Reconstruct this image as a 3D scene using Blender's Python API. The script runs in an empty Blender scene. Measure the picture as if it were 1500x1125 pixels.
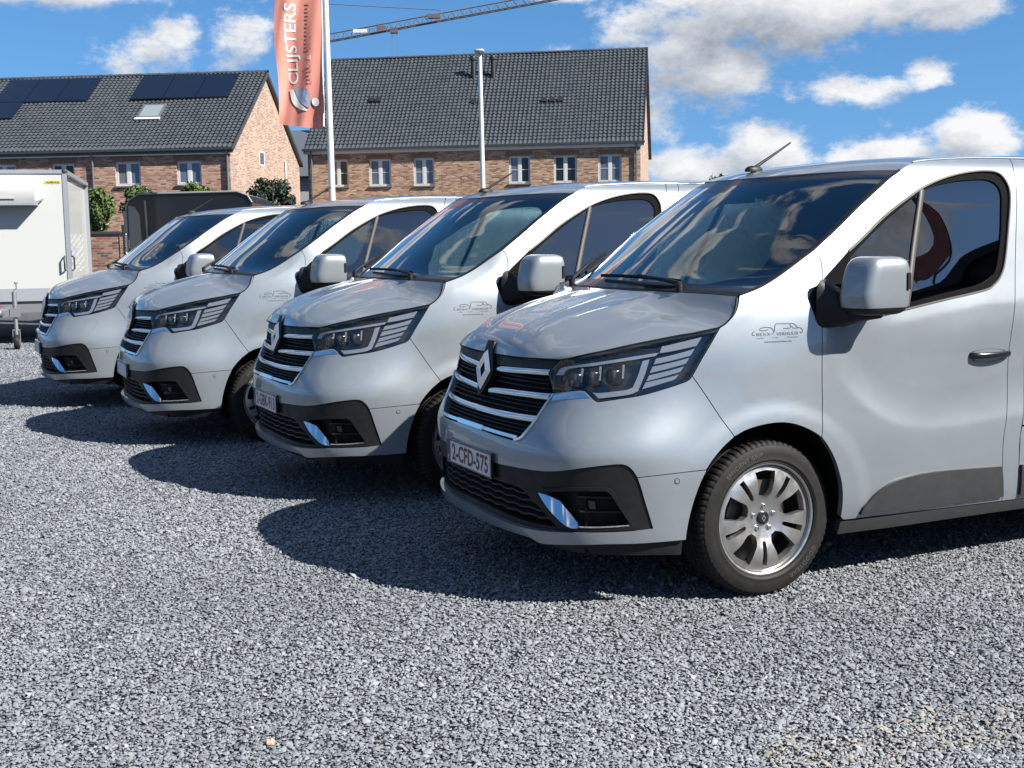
import bpy, bmesh, math, random
import numpy as np
from mathutils import Matrix, Vector
from mathutils.geometry import delaunay_2d_cdt
random.seed(7); RNG = np.random.default_rng(7)
SC = bpy.context.scene
COL = SC.collection
# ================================================================= camera
PITCH, ROLL, CAM_H = 0.1180, -0.0142, 1.5617
cp, sp, cr, sr = math.cos(PITCH), math.sin(PITCH), math.cos(ROLL), math.sin(ROLL)
fw = Vector((0, cp, -sp)); up0 = Vector((0, sp, cp)); rt0 = Vector((1, 0, 0))
rt = cr*rt0 + sr*up0; up = -sr*rt0 + cr*up0
cd = bpy.data.cameras.new('camera'); cam = bpy.data.objects.new('camera', cd); COL.objects.link(cam)
cam.matrix_world = Matrix(((rt.x, up.x, -fw.x, 0), (rt.y, up.y, -fw.y, 0), (rt.z, up.z, -fw.z, CAM_H), (0, 0, 0, 1)))
cd.sensor_width = 36; cd.lens = 42.81; cd.clip_start = .05; cd.clip_end = 3000
SC.camera = cam
# ================================================================= sun and sky
SUN_DIR = Vector((1.09, -.578, .98)).normalized()          # towards the sun
sl = bpy.data.lights.new('sun', 'SUN'); sun = bpy.data.objects.new('sun', sl); COL.objects.link(sun)
sl.energy = 5.0; sl.angle = math.radians(.53); sl.color = (1, .955, .88)
sun.location = (12, -8, 14); sun.rotation_euler = (-SUN_DIR).to_track_quat('-Z', 'Y').to_euler()
SC.view_settings.view_transform = 'Standard'; SC.view_settings.look = 'None'
SC.view_settings.exposure = 1.38; SC.view_settings.gamma = 1.0; SC.view_settings.use_curve_mapping = False
SC.cycles.max_bounces = 10; SC.cycles.transparent_max_bounces = 24; SC.cycles.glossy_bounces = 6; SC.cycles.caustics_reflective = False
SC.cycles.use_denoising = True; SC.cycles.sample_clamp_indirect = 6
W = bpy.data.worlds.new('World'); SC.world = W; W.use_nodes = True
W.cycles.sampling_method = 'MANUAL'; W.cycles.sample_map_resolution = 256
def world():
    nt = W.node_tree; N, L = nt.nodes, nt.links; N.clear()
    out = N.new('ShaderNodeOutputWorld'); sky = N.new('ShaderNodeTexSky'); sky.sky_type = 'NISHITA'; sky.sun_disc = False
    sky.sun_elevation = math.asin(SUN_DIR.z); sky.sun_rotation = math.atan2(SUN_DIR.x, SUN_DIR.y)
    sky.altitude = 100; sky.air_density = 1.0; sky.dust_density = .1; sky.ozone_density = 1.6
    bg = N.new('ShaderNodeBackground'); bg.inputs['Strength'].default_value = .067
    hs = N.new('ShaderNodeHueSaturation'); hs.inputs['Saturation'].default_value = 1.30; L.new(sky.outputs[0], hs.inputs['Color']); L.new(hs.outputs[0], bg.inputs['Color'])
    # the hazeless blue that day: the horizon takes the colour of a slightly higher sky
    tcs = N.new('ShaderNodeTexCoord'); sp_ = N.new('ShaderNodeSeparateXYZ'); L.new(tcs.outputs['Generated'], sp_.inputs[0]); zz = N.new('ShaderNodeMath'); zz.operation = 'MULTIPLY_ADD'; L.new(sp_.outputs[2], zz.inputs[0]); zz.inputs[1].default_value = .9; zz.inputs[2].default_value = .20
    cb = N.new('ShaderNodeCombineXYZ'); L.new(sp_.outputs[0], cb.inputs[0]); L.new(sp_.outputs[1], cb.inputs[1]); L.new(zz.outputs[0], cb.inputs[2]); nm = N.new('ShaderNodeVectorMath'); nm.operation = 'NORMALIZE'; L.new(cb.outputs[0], nm.inputs[0]); L.new(nm.outputs[0], sky.inputs[0])
    # ---- cumulus: one density function of the direction, read twice (here and a little nearer the sun) so tops are bright and bases grey
    g = bpy.data.node_groups.new('cloud_density', 'ShaderNodeTree')
    g.interface.new_socket('Vector', in_out='INPUT', socket_type='NodeSocketVector'); g.interface.new_socket('Density', in_out='OUTPUT', socket_type='NodeSocketFloat'); g.interface.new_socket('Thickness', in_out='OUTPUT', socket_type='NodeSocketFloat')
    n, l = g.nodes, g.links
    gi = n.new('NodeGroupInput'); go = n.new('NodeGroupOutput')
    def m(op, a, b=None, c=None, clamp=False):
        x = n.new('ShaderNodeMath'); x.operation = op; x.use_clamp = clamp
        for i, v in enumerate((a, b, c)):
            if v is None: continue
            if isinstance(v, (int, float)): x.inputs[i].default_value = v
            else: l.new(v, x.inputs[i])
        return x.outputs[0]
    sx = n.new('ShaderNodeSeparateXYZ'); l.new(gi.outputs[0], sx.inputs[0]); X, Y, Z = sx.outputs
    az = m('ARCTAN2', X, Y); hor = m('SQRT', m('ADD', m('MULTIPLY', X, X), m('MULTIPLY', Y, Y))); el = m('ARCTAN2', Z, hor)
    # cloud bodies as (azimuth, elevation, half width, half height, weight) in degrees
    def noise(scale, detail, rough, zs, off):
        mp = n.new('ShaderNodeMapping'); mp.inputs['Scale'].default_value = (scale, scale, scale*zs); mp.inputs['Location'].default_value = off
        l.new(gi.outputs[0], mp.inputs[0]); t = n.new('ShaderNodeTexNoise'); t.inputs['Scale'].default_value = 1; t.inputs['Detail'].default_value = detail
        t.inputs['Roughness'].default_value = rough; l.new(mp.outputs[0], t.inputs[0]); return t.outputs[0]
    n1 = noise(13, 7, .66, 1.7, (3.1, 1.7, .4)); n2 = noise(3.2, 2, .5, 2.6, (.3, 7.7, 2.2))
    tot = None
    for a, e, wa, we, wt in CLOUDS:
        da = m('DIVIDE', m('SUBTRACT', az, math.radians(a)), math.radians(wa)); de = m('DIVIDE', m('SUBTRACT', el, math.radians(e)), math.radians(we))
        b = m('MULTIPLY', m('EXPONENT', m('MULTIPLY', m('ADD', m('MULTIPLY', da, da), m('MULTIPLY', de, de)), -1)), wt)
        tot = b if tot is None else m('MAXIMUM', tot, b)
    # the same broken cumulus all round, thinning out where the picture's own clouds stand
    infr = m('MULTIPLY', m('LESS_THAN', m('ABSOLUTE', az), .47), m('LESS_THAN', el, .26))
    rest = m('MULTIPLY', m('SUBTRACT', 1, infr), m('MULTIPLY', m('SUBTRACT', n2, .505), 9.0, clamp=True))
    tot = m('MAXIMUM', tot, rest)
    d = m('ADD', m('MULTIPLY', tot, .62), m('MULTIPLY', m('SUBTRACT', n1, .5), 1.75))
    d = m('MULTIPLY', m('SUBTRACT', d, .235), m('GREATER_THAN', tot, .02))
    ss = n.new('ShaderNodeMapRange'); ss.interpolation_type = 'SMOOTHSTEP'; ss.inputs['From Min'].default_value = 0.; ss.inputs['From Max'].default_value = .36; l.new(d, ss.inputs['Value']); l.new(ss.outputs[0], go.inputs[0]); l.new(d, go.inputs[1])
    tc = N.new('ShaderNodeTexCoord')
    def dens(off):
        ad = N.new('ShaderNodeVectorMath'); ad.operation = 'ADD'; ad.inputs[1].default_value = off; L.new(tc.outputs['Generated'], ad.inputs[0])
        k = N.new('ShaderNodeGroup'); k.node_tree = g; L.new(ad.outputs[0], k.inputs[0]); return k.outputs
    d0 = dens((0, 0, 0))[0]; d1 = dens((.012, -.004, .024))[1]
    def M(op, a, b, clamp=False):
        x = N.new('ShaderNodeMath'); x.operation = op; x.use_clamp = clamp
        for i, v in enumerate((a, b)):
            if isinstance(v, (int, float)): x.inputs[i].default_value = v
            else: L.new(v, x.inputs[i])
        return x.outputs[0]
    sh = M('MULTIPLY', M('ADD', d1, .10), 1.12, True)
    ramp = N.new('ShaderNodeValToRGB'); e = ramp.color_ramp.elements
    e[0].position = 0; e[0].color = (.98, .98, .98, 1); e[1].position = 1; e[1].color = (.24, .275, .34, 1)
    k = ramp.color_ramp.elements.new(.5); k.color = (.58, .615, .67, 1)
    L.new(sh, ramp.inputs[0])
    bc = N.new('ShaderNodeBackground'); bc.inputs['Strength'].default_value = .385; L.new(ramp.outputs[0], bc.inputs['Color'])
    mx = N.new('ShaderNodeMixShader'); L.new(M('MULTIPLY', d0, .96), mx.inputs[0]); L.new(bg.outputs[0], mx.inputs[1]); L.new(bc.outputs[0], mx.inputs[2]); L.new(mx.outputs[0], out.inputs[0])
# azimuth right of the view axis, elevation, half width, half height (degrees), weight
CLOUDS = [(13.0, 9.9, 8.0, 1.9, 1.35), (8.8, 7.6, 3.2, 1.9, 1.15), (19.0, 9.6, 4.0, 1.2, 1.1), (6.9, 5.6, 1.5, 2.0, 1.0),
          (15.6, 6.4, 3.2, .75, 1.0), (18.8, 6.9, 1.5, 1.0, 1.0), (8.2, 3.0, 3.6, 1.3, 1.2), (12.0, 3.6, 2.8, 1.3, 1.2), (16.6, 3.4, 4.0, 1.15, 1.2), (20.6, 4.0, 2.0, 1.3, 1.15),
          (-20.5, 10.9, 6.0, 1.2, 1.35), (-15.2, 9.0, 2.4, 1.8, .70), (-11.9, 8.6, 2.2, 2.4, .86), (-17, 7.6, 1.2, 1.2, .55), (2.6, 11.0, 2.2, .7, .9), (26, 9.5, 2.5, 1.2, .9), (-27, 8.5, 3, 1.0, .8)]
world()
# ================================================================= the shape of the vans
# ---------------------------------------------------------------- splines
def nat_matrix(k):
    # second-derivative operator of the natural cubic spline: M = A @ y
    n=len(k); h=np.diff(k); A=np.zeros((n,n)); B=np.zeros((n,n)); A[0,0]=A[-1,-1]=1
    for i in range(1,n-1):
        A[i,i-1]=h[i-1]; A[i,i]=2*(h[i-1]+h[i]); A[i,i+1]=h[i]
        B[i,i-1]=6/h[i-1]; B[i,i]=-6/h[i-1]-6/h[i]; B[i,i+1]=6/h[i]
    return np.linalg.solve(A,B)
class Nat:
    def __init__(s,k): s.k=np.asarray(k,float); s.M=nat_matrix(s.k)
    def basis(s,q):
        q=np.atleast_1d(np.asarray(q,float)); k=s.k
        i=np.clip(np.searchsorted(k,q)-1,0,len(k)-2); h=k[i+1]-k[i]
        qq=np.clip(q,k[0],k[-1]); a=(k[i+1]-qq)/h; b=(qq-k[i])/h
        n=np.arange(len(q)); W=np.zeros((len(q),len(k)))
        W[n,i]+=a; W[n,i+1]+=b
        W+=((a**3-a)*h*h/6)[:,None]*s.M[i]+((b**3-b)*h*h/6)[:,None]*s.M[i+1]
        return W
def spl(pts,q):
    pts=np.asarray(pts,float); n=Nat(pts[:,0]); return n.basis(q)@pts[:,1:]
def spl1(pts,q): return spl(pts,q)[:,0]
def sstep(a,b,x):
    t=np.clip((x-a)/(b-a),0,1); return t*t*(3-2*t)
# ---------------------------------------------------------------- body side skin, u runs round the van from the nose, z up
ZL=np.array([.16,.24,.32,.40,.50,.60,.68,.76,.85,.95,1.05,1.15,1.25,1.35,1.5,1.65,1.78,1.86,1.91,1.94])
XC=[(.16,.11),(.24,.055),(.32,.024),(.40,.014),(.50,.003),(.58,.0),(.66,.003),(.73,.018),(.80,.042),(.88,.070),(.98,.096),(1.06,.115),(1.12,.140),(1.2,.20),(1.4,.5),(1.94,1.4)]
WP=[(.16,.875),(.24,.915),(.32,.94),(.42,.957),(.55,.968),(.70,.974),(.88,.970),(1.05,.960),(1.15,.951),(1.24,.936),(1.32,.916),(1.42,.890),(1.55,.854),(1.68,.820),(1.78,.790),(1.84,.765),(1.88,.735),(1.91,.70),(1.94,.64)]
UK=np.array([0,.2,.4,.56,.735,.90,1.05,1.27,1.55,1.90,2.27,2.67,3.2,3.9,4.8,5.6])
def stations():
    xc=spl1(XC,ZL); W=spl1(WP,ZL); J=len(ZL)
    X=np.zeros((16,J)); Y=np.zeros((16,J))
    hi=sstep(.55,1.0,ZL)                      # 0 bumper level .. 1 head lamp level
    top=sstep(1.08,1.36,ZL)
    mid=np.exp(-((ZL-.70)/.10)**2)            # the crest that runs round the bumper
    lo_y=[0,.2,.4,.56,.705,.80,.862]; lo_o=[0,.006,.026,.066,.140,.264,.405]
    hi_y=[0,.2,.4,.55,.665,.75,.812]; hi_o=[0,.010,.036,.085,.165,.285,.42]
    for k in range(7):
        Y[k]=lo_y[k]*(1-hi)+hi_y[k]*hi
        o=lo_o[k]*(1-hi)+hi_o[k]*hi
        X[k]=xc+o
    xs=[.64,.92]
    ylo=[.912,.938]; yhi=[.872,.918]
    # head lamp crest: the bumper swells under the lamp
    for k,g in ((3,.010),(4,.022),(5,.024),(6,.018)):
        X[k]-=mid*g*.8; Y[k]+=mid*g*.6
    for k in (7,8):
        X[k]=xs[k-7]+0*ZL; Y[k]=ylo[k-7]*(1-hi)+yhi[k-7]*hi
    X[7]+=.06*hi
    # shoulder: above the lamps the flank leans in towards the screen
    Y[8]-=spl1([(.16,0),(.9,0),(1.05,.006),(1.15,.022),(1.25,.05),(1.35,.095),(1.5,.19),(1.94,.45)],ZL)
    Y[7]-=spl1([(.16,0),(.9,0),(1.05,.010),(1.15,.032),(1.25,.07),(1.35,.12),(1.5,.2),(1.94,.45)],ZL)
    for k in (4,5,6):
        Y[k]-=.9*spl1([(.16,0),(.95,0),(1.05,.008),(1.15,.03),(1.25,.07),(1.35,.12),(1.5,.2),(1.94,.4)],ZL)*(.6 if k==4 else .85 if k==5 else 1)
    for k in range(7): X[k]+=.0
    # doors and load space
    xs=[1.26,1.62,2.02,2.55,3.25,4.15,4.95]
    lean=[1,1,1,1,1,1,1]
    for k in range(9,16):
        X[k]=xs[k-9]+0*ZL; Y[k]=W.copy()
    Y[9]-=spl1([(.16,.004),(.5,.012),(.9,.018),(1.1,.012),(1.25,.010),(1.35,.016),(1.5,.02),(1.65,.05),(1.94,.15)],ZL)
    Y[10]-=spl1([(.16,.0),(1.5,.0),(1.65,.004),(1.8,.012),(1.94,.03)],ZL)
    return X,Y
SX,SY=stations(); NU,NZ=Nat(UK),Nat(ZL)
ARCH=(1.012,.345,.415)                        # front wheel arch centre x, z and radius
LIP=[(1.30,1.00),(1.36,.93),(1.46,.835),(1.56,.765),(1.68,.715),(1.82,.690),(2.0,.685),(2.35,.705),(3.2,.74),(4.95,.76)]
def skin(u,z):
    u=np.atleast_1d(np.asarray(u,float)); z=np.atleast_1d(np.asarray(z,float))
    bu,bz=NU.basis(u),NZ.basis(z)
    x=np.einsum('nk,kj,nj->n',bu,SX,bz); y=np.einsum('nk,kj,nj->n',bu,SY,bz)
    side=sstep(.55,.75,x)
    # wheel arch lip
    for cx in (ARCH[0],ARCH[0]+3.098):
        r=np.hypot(x-cx,z-ARCH[1]); y=y+side*.009*(1-sstep(ARCH[2]+.03,ARCH[2]+.115,r))*sstep(.2,.4,z)
    # scallop pressed into the doors
    lz=spl1(LIP,np.clip(x,1.30,4.95)); d=z-lz
    m=sstep(1.28,1.50,x)*(1-sstep(4.3,4.8,x))
    dd=.5*(d+np.sqrt(d*d+.022**2)); y=y-m*.025*(1-np.exp(-dd/.075))*(1-sstep(.10,.48,d))
    # pressed shoulder line from the lamp up to the pillar, and the belt line along the doors
    cz=np.interp(x,[.70,.816,.873,1.045,1.172,1.234,1.30],[1.19,1.216,1.234,1.295,1.361,1.405,1.45])
    y=y+.0055*sstep(.78,.95,x)*(1-sstep(1.18,1.32,x))*np.exp(-np.sqrt((z-cz)**2+.008**2)/.045)
    bz=np.interp(x,[1.3,2.2,5.],[1.125,1.235,1.27]); y=y+.004*sstep(1.5,1.75,x)*np.exp(-np.sqrt((z-bz)**2+.010**2)/.05)
    return np.stack([x,y,z],-1)
def skin_n(u,z,e=2e-3):
    u=np.atleast_1d(u); z=np.atleast_1d(z)
    du=skin(u+e,z)-skin(np.maximum(u-e,0),z); dz=skin(u,z+e)-skin(u,z-e)
    m=u<e
    if m.any():                                # mirror at the nose
        a=skin(u[m]+e,z[m]); b=a.copy(); b[:,1]*=-1; du[m]=a-b
    n=np.cross(dz,du); n/=np.linalg.norm(n,axis=1)[:,None]
    return -n if False else n
# outlines on the body skin, as (run round the van, height) in metres
OL = {
 'headlamp': [[(0.565, 1.0558), (0.6886, 1.0801), (0.7982, 1.0992), (0.8941, 1.1196), (0.988, 1.1383), (1.094, 1.1551), (1.2319, 1.1667), (1.349, 1.1809), (1.4131, 1.1901)], [(1.4131, 1.1901), (1.3394, 1.124), (1.2674, 1.0553), (1.2124, 0.9869), (1.2023, 0.9748), (1.1863, 0.9656), (1.1597, 0.9576)], [(1.1597, 0.9576), (1.085, 0.9366), (0.9892, 0.9123), (0.8964, 0.8986), (0.8239, 0.888)], [(0.8239, 0.888), (0.8084, 0.887), (0.7899, 0.8953), (0.7566, 0.9182), (0.7359, 0.9295), (0.7092, 0.9322)], [(0.7092, 0.9322), (0.6316, 0.925), (0.5537, 0.9141)], [(0.5537, 0.9141), (0.503, 0.987)], [(0.503, 0.987), (0.5242, 1.023), (0.565, 1.0558)]],
 'hood_front': [[(0.0072, 1.0986), (0.0614, 1.1009)], [(0.0614, 1.1009), (0.1092, 1.0455)], [(0.1092, 1.0455), (0.2464, 1.0489), (0.3613, 1.0522), (0.4686, 1.0548), (0.565, 1.0558)]],
 'lamp_top': [[(0.565, 1.0558), (0.6886, 1.0801), (0.7982, 1.0992), (0.8941, 1.1196), (0.988, 1.1383), (1.094, 1.1551), (1.2319, 1.1667), (1.349, 1.1809), (1.4131, 1.1901)]],
 'hood_side': [[(1.4131, 1.1901), (1.4561, 1.2098), (1.4907, 1.2372), (1.5146, 1.2706), (1.5336, 1.3156)]],
 'ws_low': [[(1.5336, 1.3156), (1.5776, 1.33), (1.6292, 1.3493), (1.6876, 1.3776), (1.7506, 1.4117), (1.8312, 1.4565), (1.9206, 1.5022)]],
 'ws_up': [[(1.9206, 1.5022), (2.0875, 1.604), (2.2384, 1.7088), (2.3915, 1.8075), (2.4803, 1.8523)]],
 'fender': [[(1.5336, 1.3156), (1.5146, 1.2706), (1.4907, 1.2372), (1.4561, 1.2098), (1.4131, 1.1901)], [(1.4131, 1.1901), (1.3394, 1.124), (1.2674, 1.0553), (1.2124, 0.9869)], [(1.2124, 0.9869), (1.3279, 0.8552), (1.4342, 0.7272)], [(1.4342, 0.7272), (1.4924, 0.7498), (1.5591, 0.764), (1.6261, 0.7716), (1.686, 0.7719), (1.7435, 0.7626), (1.7982, 0.7434), (1.8431, 0.7213), (1.8854, 0.6946)], [(1.8854, 0.6946), (1.8948, 0.8139), (1.8948, 0.9765), (1.9, 1.1934), (1.9155, 1.283), (1.9369, 1.3678), (1.9472, 1.4342), (1.9401, 1.4696), (1.9206, 1.5022)], [(1.9206, 1.5022), (1.8312, 1.4565), (1.7506, 1.4117), (1.6876, 1.3776), (1.6292, 1.3493), (1.5776, 1.33), (1.5336, 1.3156)]],
 'gap': [[(1.9206, 1.5022), (1.9401, 1.4696), (1.9472, 1.4342), (1.9369, 1.3678), (1.9155, 1.283), (1.9, 1.1934), (1.8948, 0.9765), (1.8948, 0.8139), (1.8854, 0.6946)]],
 'grille_side': [[(0.565, 1.0558), (0.5242, 1.023), (0.503, 0.987)], [(0.503, 0.987), (0.5586, 0.9102)], [(0.5586, 0.9102), (0.5274, 0.8482), (0.5008, 0.7835), (0.465, 0.7293)], [(0.465, 0.7293), (0.4566, 0.717), (0.4375, 0.7061), (0.4102, 0.7008), (0.3125, 0.7016), (0.2116, 0.704), (0.0975, 0.7092), (0.0442, 0.7118)]],
 'bumper_up': [[(0.7092, 0.9322), (0.7359, 0.9295), (0.7566, 0.9182), (0.7899, 0.8953), (0.8084, 0.887), (0.8239, 0.888)], [(0.8239, 0.888), (0.8964, 0.8986), (0.9892, 0.9123), (1.085, 0.9366), (1.1597, 0.9576)], [(1.1597, 0.9576), (1.1863, 0.9656), (1.2023, 0.9748), (1.2124, 0.9869)], [(1.2124, 0.9869), (1.3279, 0.8552), (1.4342, 0.7272)], [(1.4342, 0.7272), (1.3765, 0.6853), (1.3348, 0.64), (1.3069, 0.5979)], [(1.3069, 0.5979), (1.183, 0.5914), (1.1029, 0.5871), (1.0322, 0.582)], [(1.0322, 0.582), (1.018, 0.609), (1.0018, 0.6277), (0.9793, 0.6382), (0.94, 0.6383)], [(0.94, 0.6383), (0.8754, 0.6315), (0.8016, 0.6209), (0.7199, 0.6065), (0.6341, 0.5946), (0.5855, 0.5915), (0.5222, 0.5881), (0.446, 0.5858), (0.3544, 0.5827), (0.2453, 0.5794), (0.0151, 0.5864)]],
 'ins_low': [[(1.0322, 0.582), (1.1029, 0.5871), (1.183, 0.5914), (1.3069, 0.5979)], [(1.3069, 0.5979), (1.307, 0.5936), (1.2813, 0.5378), (1.2583, 0.4732), (1.2396, 0.4069), (1.228, 0.3492), (1.2213, 0.3055)], [(1.2213, 0.3055), (1.0819, 0.302), (0.996, 0.2992), (0.8629, 0.2981), (0.6957, 0.2922), (0.6253, 0.2867), (0.5542, 0.2825), (0.505, 0.2951), (0.4044, 0.2969), (0.2539, 0.2952), (0.1143, 0.2938)]],
 'ins_r2': [[(1.0322, 0.582), (1.0439, 0.541), (1.0528, 0.4965), (1.0655, 0.4324), (1.0798, 0.3644)]],
 'ins_bot': [[(1.0798, 0.3644), (1.0334, 0.3588), (0.9836, 0.3555), (0.9286, 0.353), (0.8724, 0.3513), (0.8014, 0.3492), (0.7236, 0.3469), (0.6423, 0.3414), (0.5523, 0.3357), (0.4831, 0.3329), (0.4081, 0.3321), (0.273, 0.3336), (0.125, 0.341)]],
 'ins_top': [[(0.0151, 0.5864), (0.2453, 0.5794), (0.3544, 0.5827), (0.446, 0.5858), (0.5222, 0.5881), (0.5855, 0.5915), (0.6341, 0.5946), (0.7199, 0.6065), (0.8016, 0.6209), (0.8754, 0.6315), (0.94, 0.6383)]],
 'ins_r': [[(0.94, 0.6383), (0.9793, 0.6382), (1.0018, 0.6277), (1.018, 0.609), (1.0322, 0.582)]],
 'grille_low': [[(0.0832, 0.5144), (0.2302, 0.5026), (0.3472, 0.501), (0.4392, 0.4983), (0.4807, 0.4833)], [(0.4807, 0.4833), (0.566, 0.4237), (0.6528, 0.359)], [(0.6528, 0.359), (0.5559, 0.3544), (0.4516, 0.3542), (0.3286, 0.3586), (0.2025, 0.3641)]],
 'fog': [[(0.6194, 0.5075), (0.7793, 0.5248), (0.8995, 0.5266)], [(0.8995, 0.5266), (0.9159, 0.5203), (0.9285, 0.5028), (0.9607, 0.4384), (0.9941, 0.3764)], [(0.9941, 0.3764), (0.8684, 0.3697), (0.7657, 0.3659), (0.7205, 0.3785)], [(0.7205, 0.3785), (0.6673, 0.4407), (0.6194, 0.5075)]],
 'blade': [[(0.5652, 0.5015), (0.6335, 0.4957), (0.6957, 0.4809)], [(0.6957, 0.4809), (0.7376, 0.4388), (0.7765, 0.3932)], [(0.7765, 0.3932), (0.7742, 0.3684), (0.7396, 0.366)], [(0.7396, 0.366), (0.6999, 0.3823), (0.6178, 0.4432), (0.5652, 0.5015)]],
 'bar1': [[(0.0996, 0.9943), (0.3478, 1.0046), (0.5072, 1.0104)], [(0.5072, 1.0104), (0.5024, 0.9846)], [(0.5024, 0.9846), (0.3352, 0.978), (0.0807, 0.9667)], [(0.0807, 0.9667), (0.0996, 0.9943)]],
 'bar2': [[(0.0692, 0.8977), (0.341, 0.9078), (0.5449, 0.9113)], [(0.5449, 0.9113), (0.5293, 0.8847)], [(0.5293, 0.8847), (0.3433, 0.8812), (0.0567, 0.8718)], [(0.0567, 0.8718), (0.0692, 0.8977)]],
 'bar3': [[(0.043, 0.81), (0.1431, 0.8094), (0.3286, 0.8129), (0.503, 0.8166)], [(0.503, 0.8166), (0.4915, 0.7893)], [(0.4915, 0.7893), (0.313, 0.7841), (0.135, 0.7828), (0.0628, 0.7837)]],
 'chrome_strip': [[(0.5615, 0.9058), (0.6539, 0.9197), (0.73, 0.9244)], [(0.73, 0.9244), (0.7714, 0.9019)], [(0.7714, 0.9019), (0.6822, 0.8967), (0.5571, 0.8817)], [(0.5571, 0.8817), (0.5615, 0.9058)]],
 'win_out': [[(2.1049, 1.4914), (2.2016, 1.5512), (2.3314, 1.6388), (2.4587, 1.7104), (2.5942, 1.7746), (2.7332, 1.8173), (2.8689, 1.8424), (3, 1.8533), (3.0839, 1.8446), (3.1166, 1.806), (3.1221, 1.746), (3.079, 1.6065), (3.0088, 1.4203), (2.9649, 1.3562), (2.9193, 1.3225), (2.8645, 1.3006)], [(2.8645, 1.3006), (2.5888, 1.2614), (2.3815, 1.2308), (2.1423, 1.1935), (2.0062, 1.1705)], [(2.0062, 1.1705), (1.8987, 1.1716)], [(1.8987, 1.1716), (1.9357, 1.3641)], [(1.9357, 1.3641), (2.1049, 1.4914)]],
 'door_roof': [[(2.4803, 1.8523), (2.5563, 1.8821), (2.6463, 1.8967), (2.8785, 1.9107), (3.0633, 1.9181), (3.2297, 1.9179)]],
 'door_rear': [[(3.2297, 1.9179), (3.1919, 1.8567), (3.1518, 1.6924), (3.0644, 1.3724), (2.9935, 1.058), (2.9859, 0.8005), (2.9549, 0.6118), (2.9653, 0.4466), (2.9959, 0.2942)]],
 'door_bot': [[(2.9959, 0.2942), (2.5201, 0.3014), (2.0398, 0.3079)]],
 'arch_r': [[(1.8854, 0.6946), (1.9145, 0.6597), (1.9412, 0.6204), (1.9651, 0.5775), (1.9844, 0.5297), (2.0008, 0.483), (2.0098, 0.439), (2.0156, 0.3821), (2.019, 0.3251)]],
 'clad': [[(2.1216, 0.3272), (2.1306, 0.3571), (2.1565, 0.3779), (2.1912, 0.41), (2.2344, 0.4382), (2.2854, 0.4596), (2.3429, 0.4735), (2.4419, 0.4836), (2.5604, 0.486), (2.7534, 0.4803), (2.9499, 0.4725)], [(2.9499, 0.4725), (2.9867, 0.3212)], [(2.9867, 0.3212), (2.5141, 0.3239), (2.1216, 0.3272)]],
 'glass': [[(2.1131, 1.4666), (2.3258, 1.6111), (2.5177, 1.7232), (2.6302, 1.7729), (2.7893, 1.8033), (2.9328, 1.8154)], [(2.9328, 1.8154), (3.0051, 1.8143), (3.0501, 1.7977), (3.072, 1.7669), (3.0706, 1.7248)], [(3.0706, 1.7248), (3.0229, 1.5516), (2.9626, 1.4064), (2.9247, 1.3632), (2.8724, 1.3394), (2.8183, 1.3247)], [(2.8183, 1.3247), (2.5949, 1.2918), (2.3861, 1.2577), (2.0545, 1.2084)], [(2.0545, 1.2084), (2.1131, 1.4666)]],
 'div': [[(2.5868, 1.7679), (2.3841, 1.2442)]],
 'fen_tri': [[(1.8464, 1.2944), (1.8635, 1.3148), (1.8876, 1.3374), (1.9361, 1.3728)], [(1.9361, 1.3728), (1.8998, 1.1949)], [(1.8998, 1.1949), (1.8726, 1.1984)], [(1.8726, 1.1984), (1.8527, 1.2558), (1.8464, 1.2944)]],
 'handle': [[(2.7267, 1.0301), (3.0127, 1.0186)], [(3.0127, 1.0186), (3.0121, 0.9737)], [(3.0121, 0.9737), (2.7338, 0.9794)], [(2.7338, 0.9794), (2.7267, 1.0301)]],
 'logo': [[(1.5532, 1.1503), (1.8017, 1.1649)], [(1.8032, 1.188), (1.5959, 1.1119)]],
 'sensor': [[(1.1874, 0.5578), (1.1885, 0.5583)]],
 'foglamp': [[(0.8143, 0.4751), (0.8523, 0.4732)], [(0.8523, 0.4732), (0.8512, 0.4352)], [(0.8512, 0.4352), (0.8191, 0.4373)], [(0.8191, 0.4373), (0.8143, 0.4751)]],
 'drl_top': [[(0.5308, 0.9892), (0.5489, 1.0152), (0.5855, 1.0269), (0.8106, 1.056), (1.0067, 1.0856), (1.0369, 1.0889)], [(1.0369, 1.0889), (1.0246, 1.0757)], [(1.0246, 1.0757), (0.9149, 1.0581), (0.7565, 1.0362), (0.5955, 1.0174), (0.5769, 0.9917)], [(0.5769, 0.9917), (0.5308, 0.9892)]],
 'drl_hook': [[(0.9743, 1.0549), (1.0025, 1.0617)], [(1.0025, 1.0617), (0.9941, 0.999), (0.9757, 0.9316)], [(0.9757, 0.9316), (0.9391, 0.9177), (0.8079, 0.9034)], [(0.8079, 0.9034), (0.7705, 0.9269)], [(0.7705, 0.9269), (0.8081, 0.9249), (0.9304, 0.937), (0.9509, 0.9464)], [(0.9509, 0.9464), (0.9653, 0.9946), (0.9743, 1.0549)]],
 'fin1': [[(1.0417, 1.116), (1.2928, 1.1492)], [(1.2928, 1.1492), (1.2495, 1.1133)], [(1.2495, 1.1133), (1.04, 1.0874)], [(1.04, 1.0874), (1.0417, 1.116)]],
 'fin2': [[(1.0301, 1.0636), (1.2366, 1.1014)], [(1.2366, 1.1014), (1.2096, 1.0726)], [(1.2096, 1.0726), (1.0247, 1.0396)], [(1.0247, 1.0396), (1.0301, 1.0636)]],
 'fin3': [[(1.0213, 1.03), (1.2026, 1.063)], [(1.2026, 1.063), (1.1832, 1.039)], [(1.1832, 1.039), (1.0132, 1.0035)], [(1.0132, 1.0035), (1.0213, 1.03)]],
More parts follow.
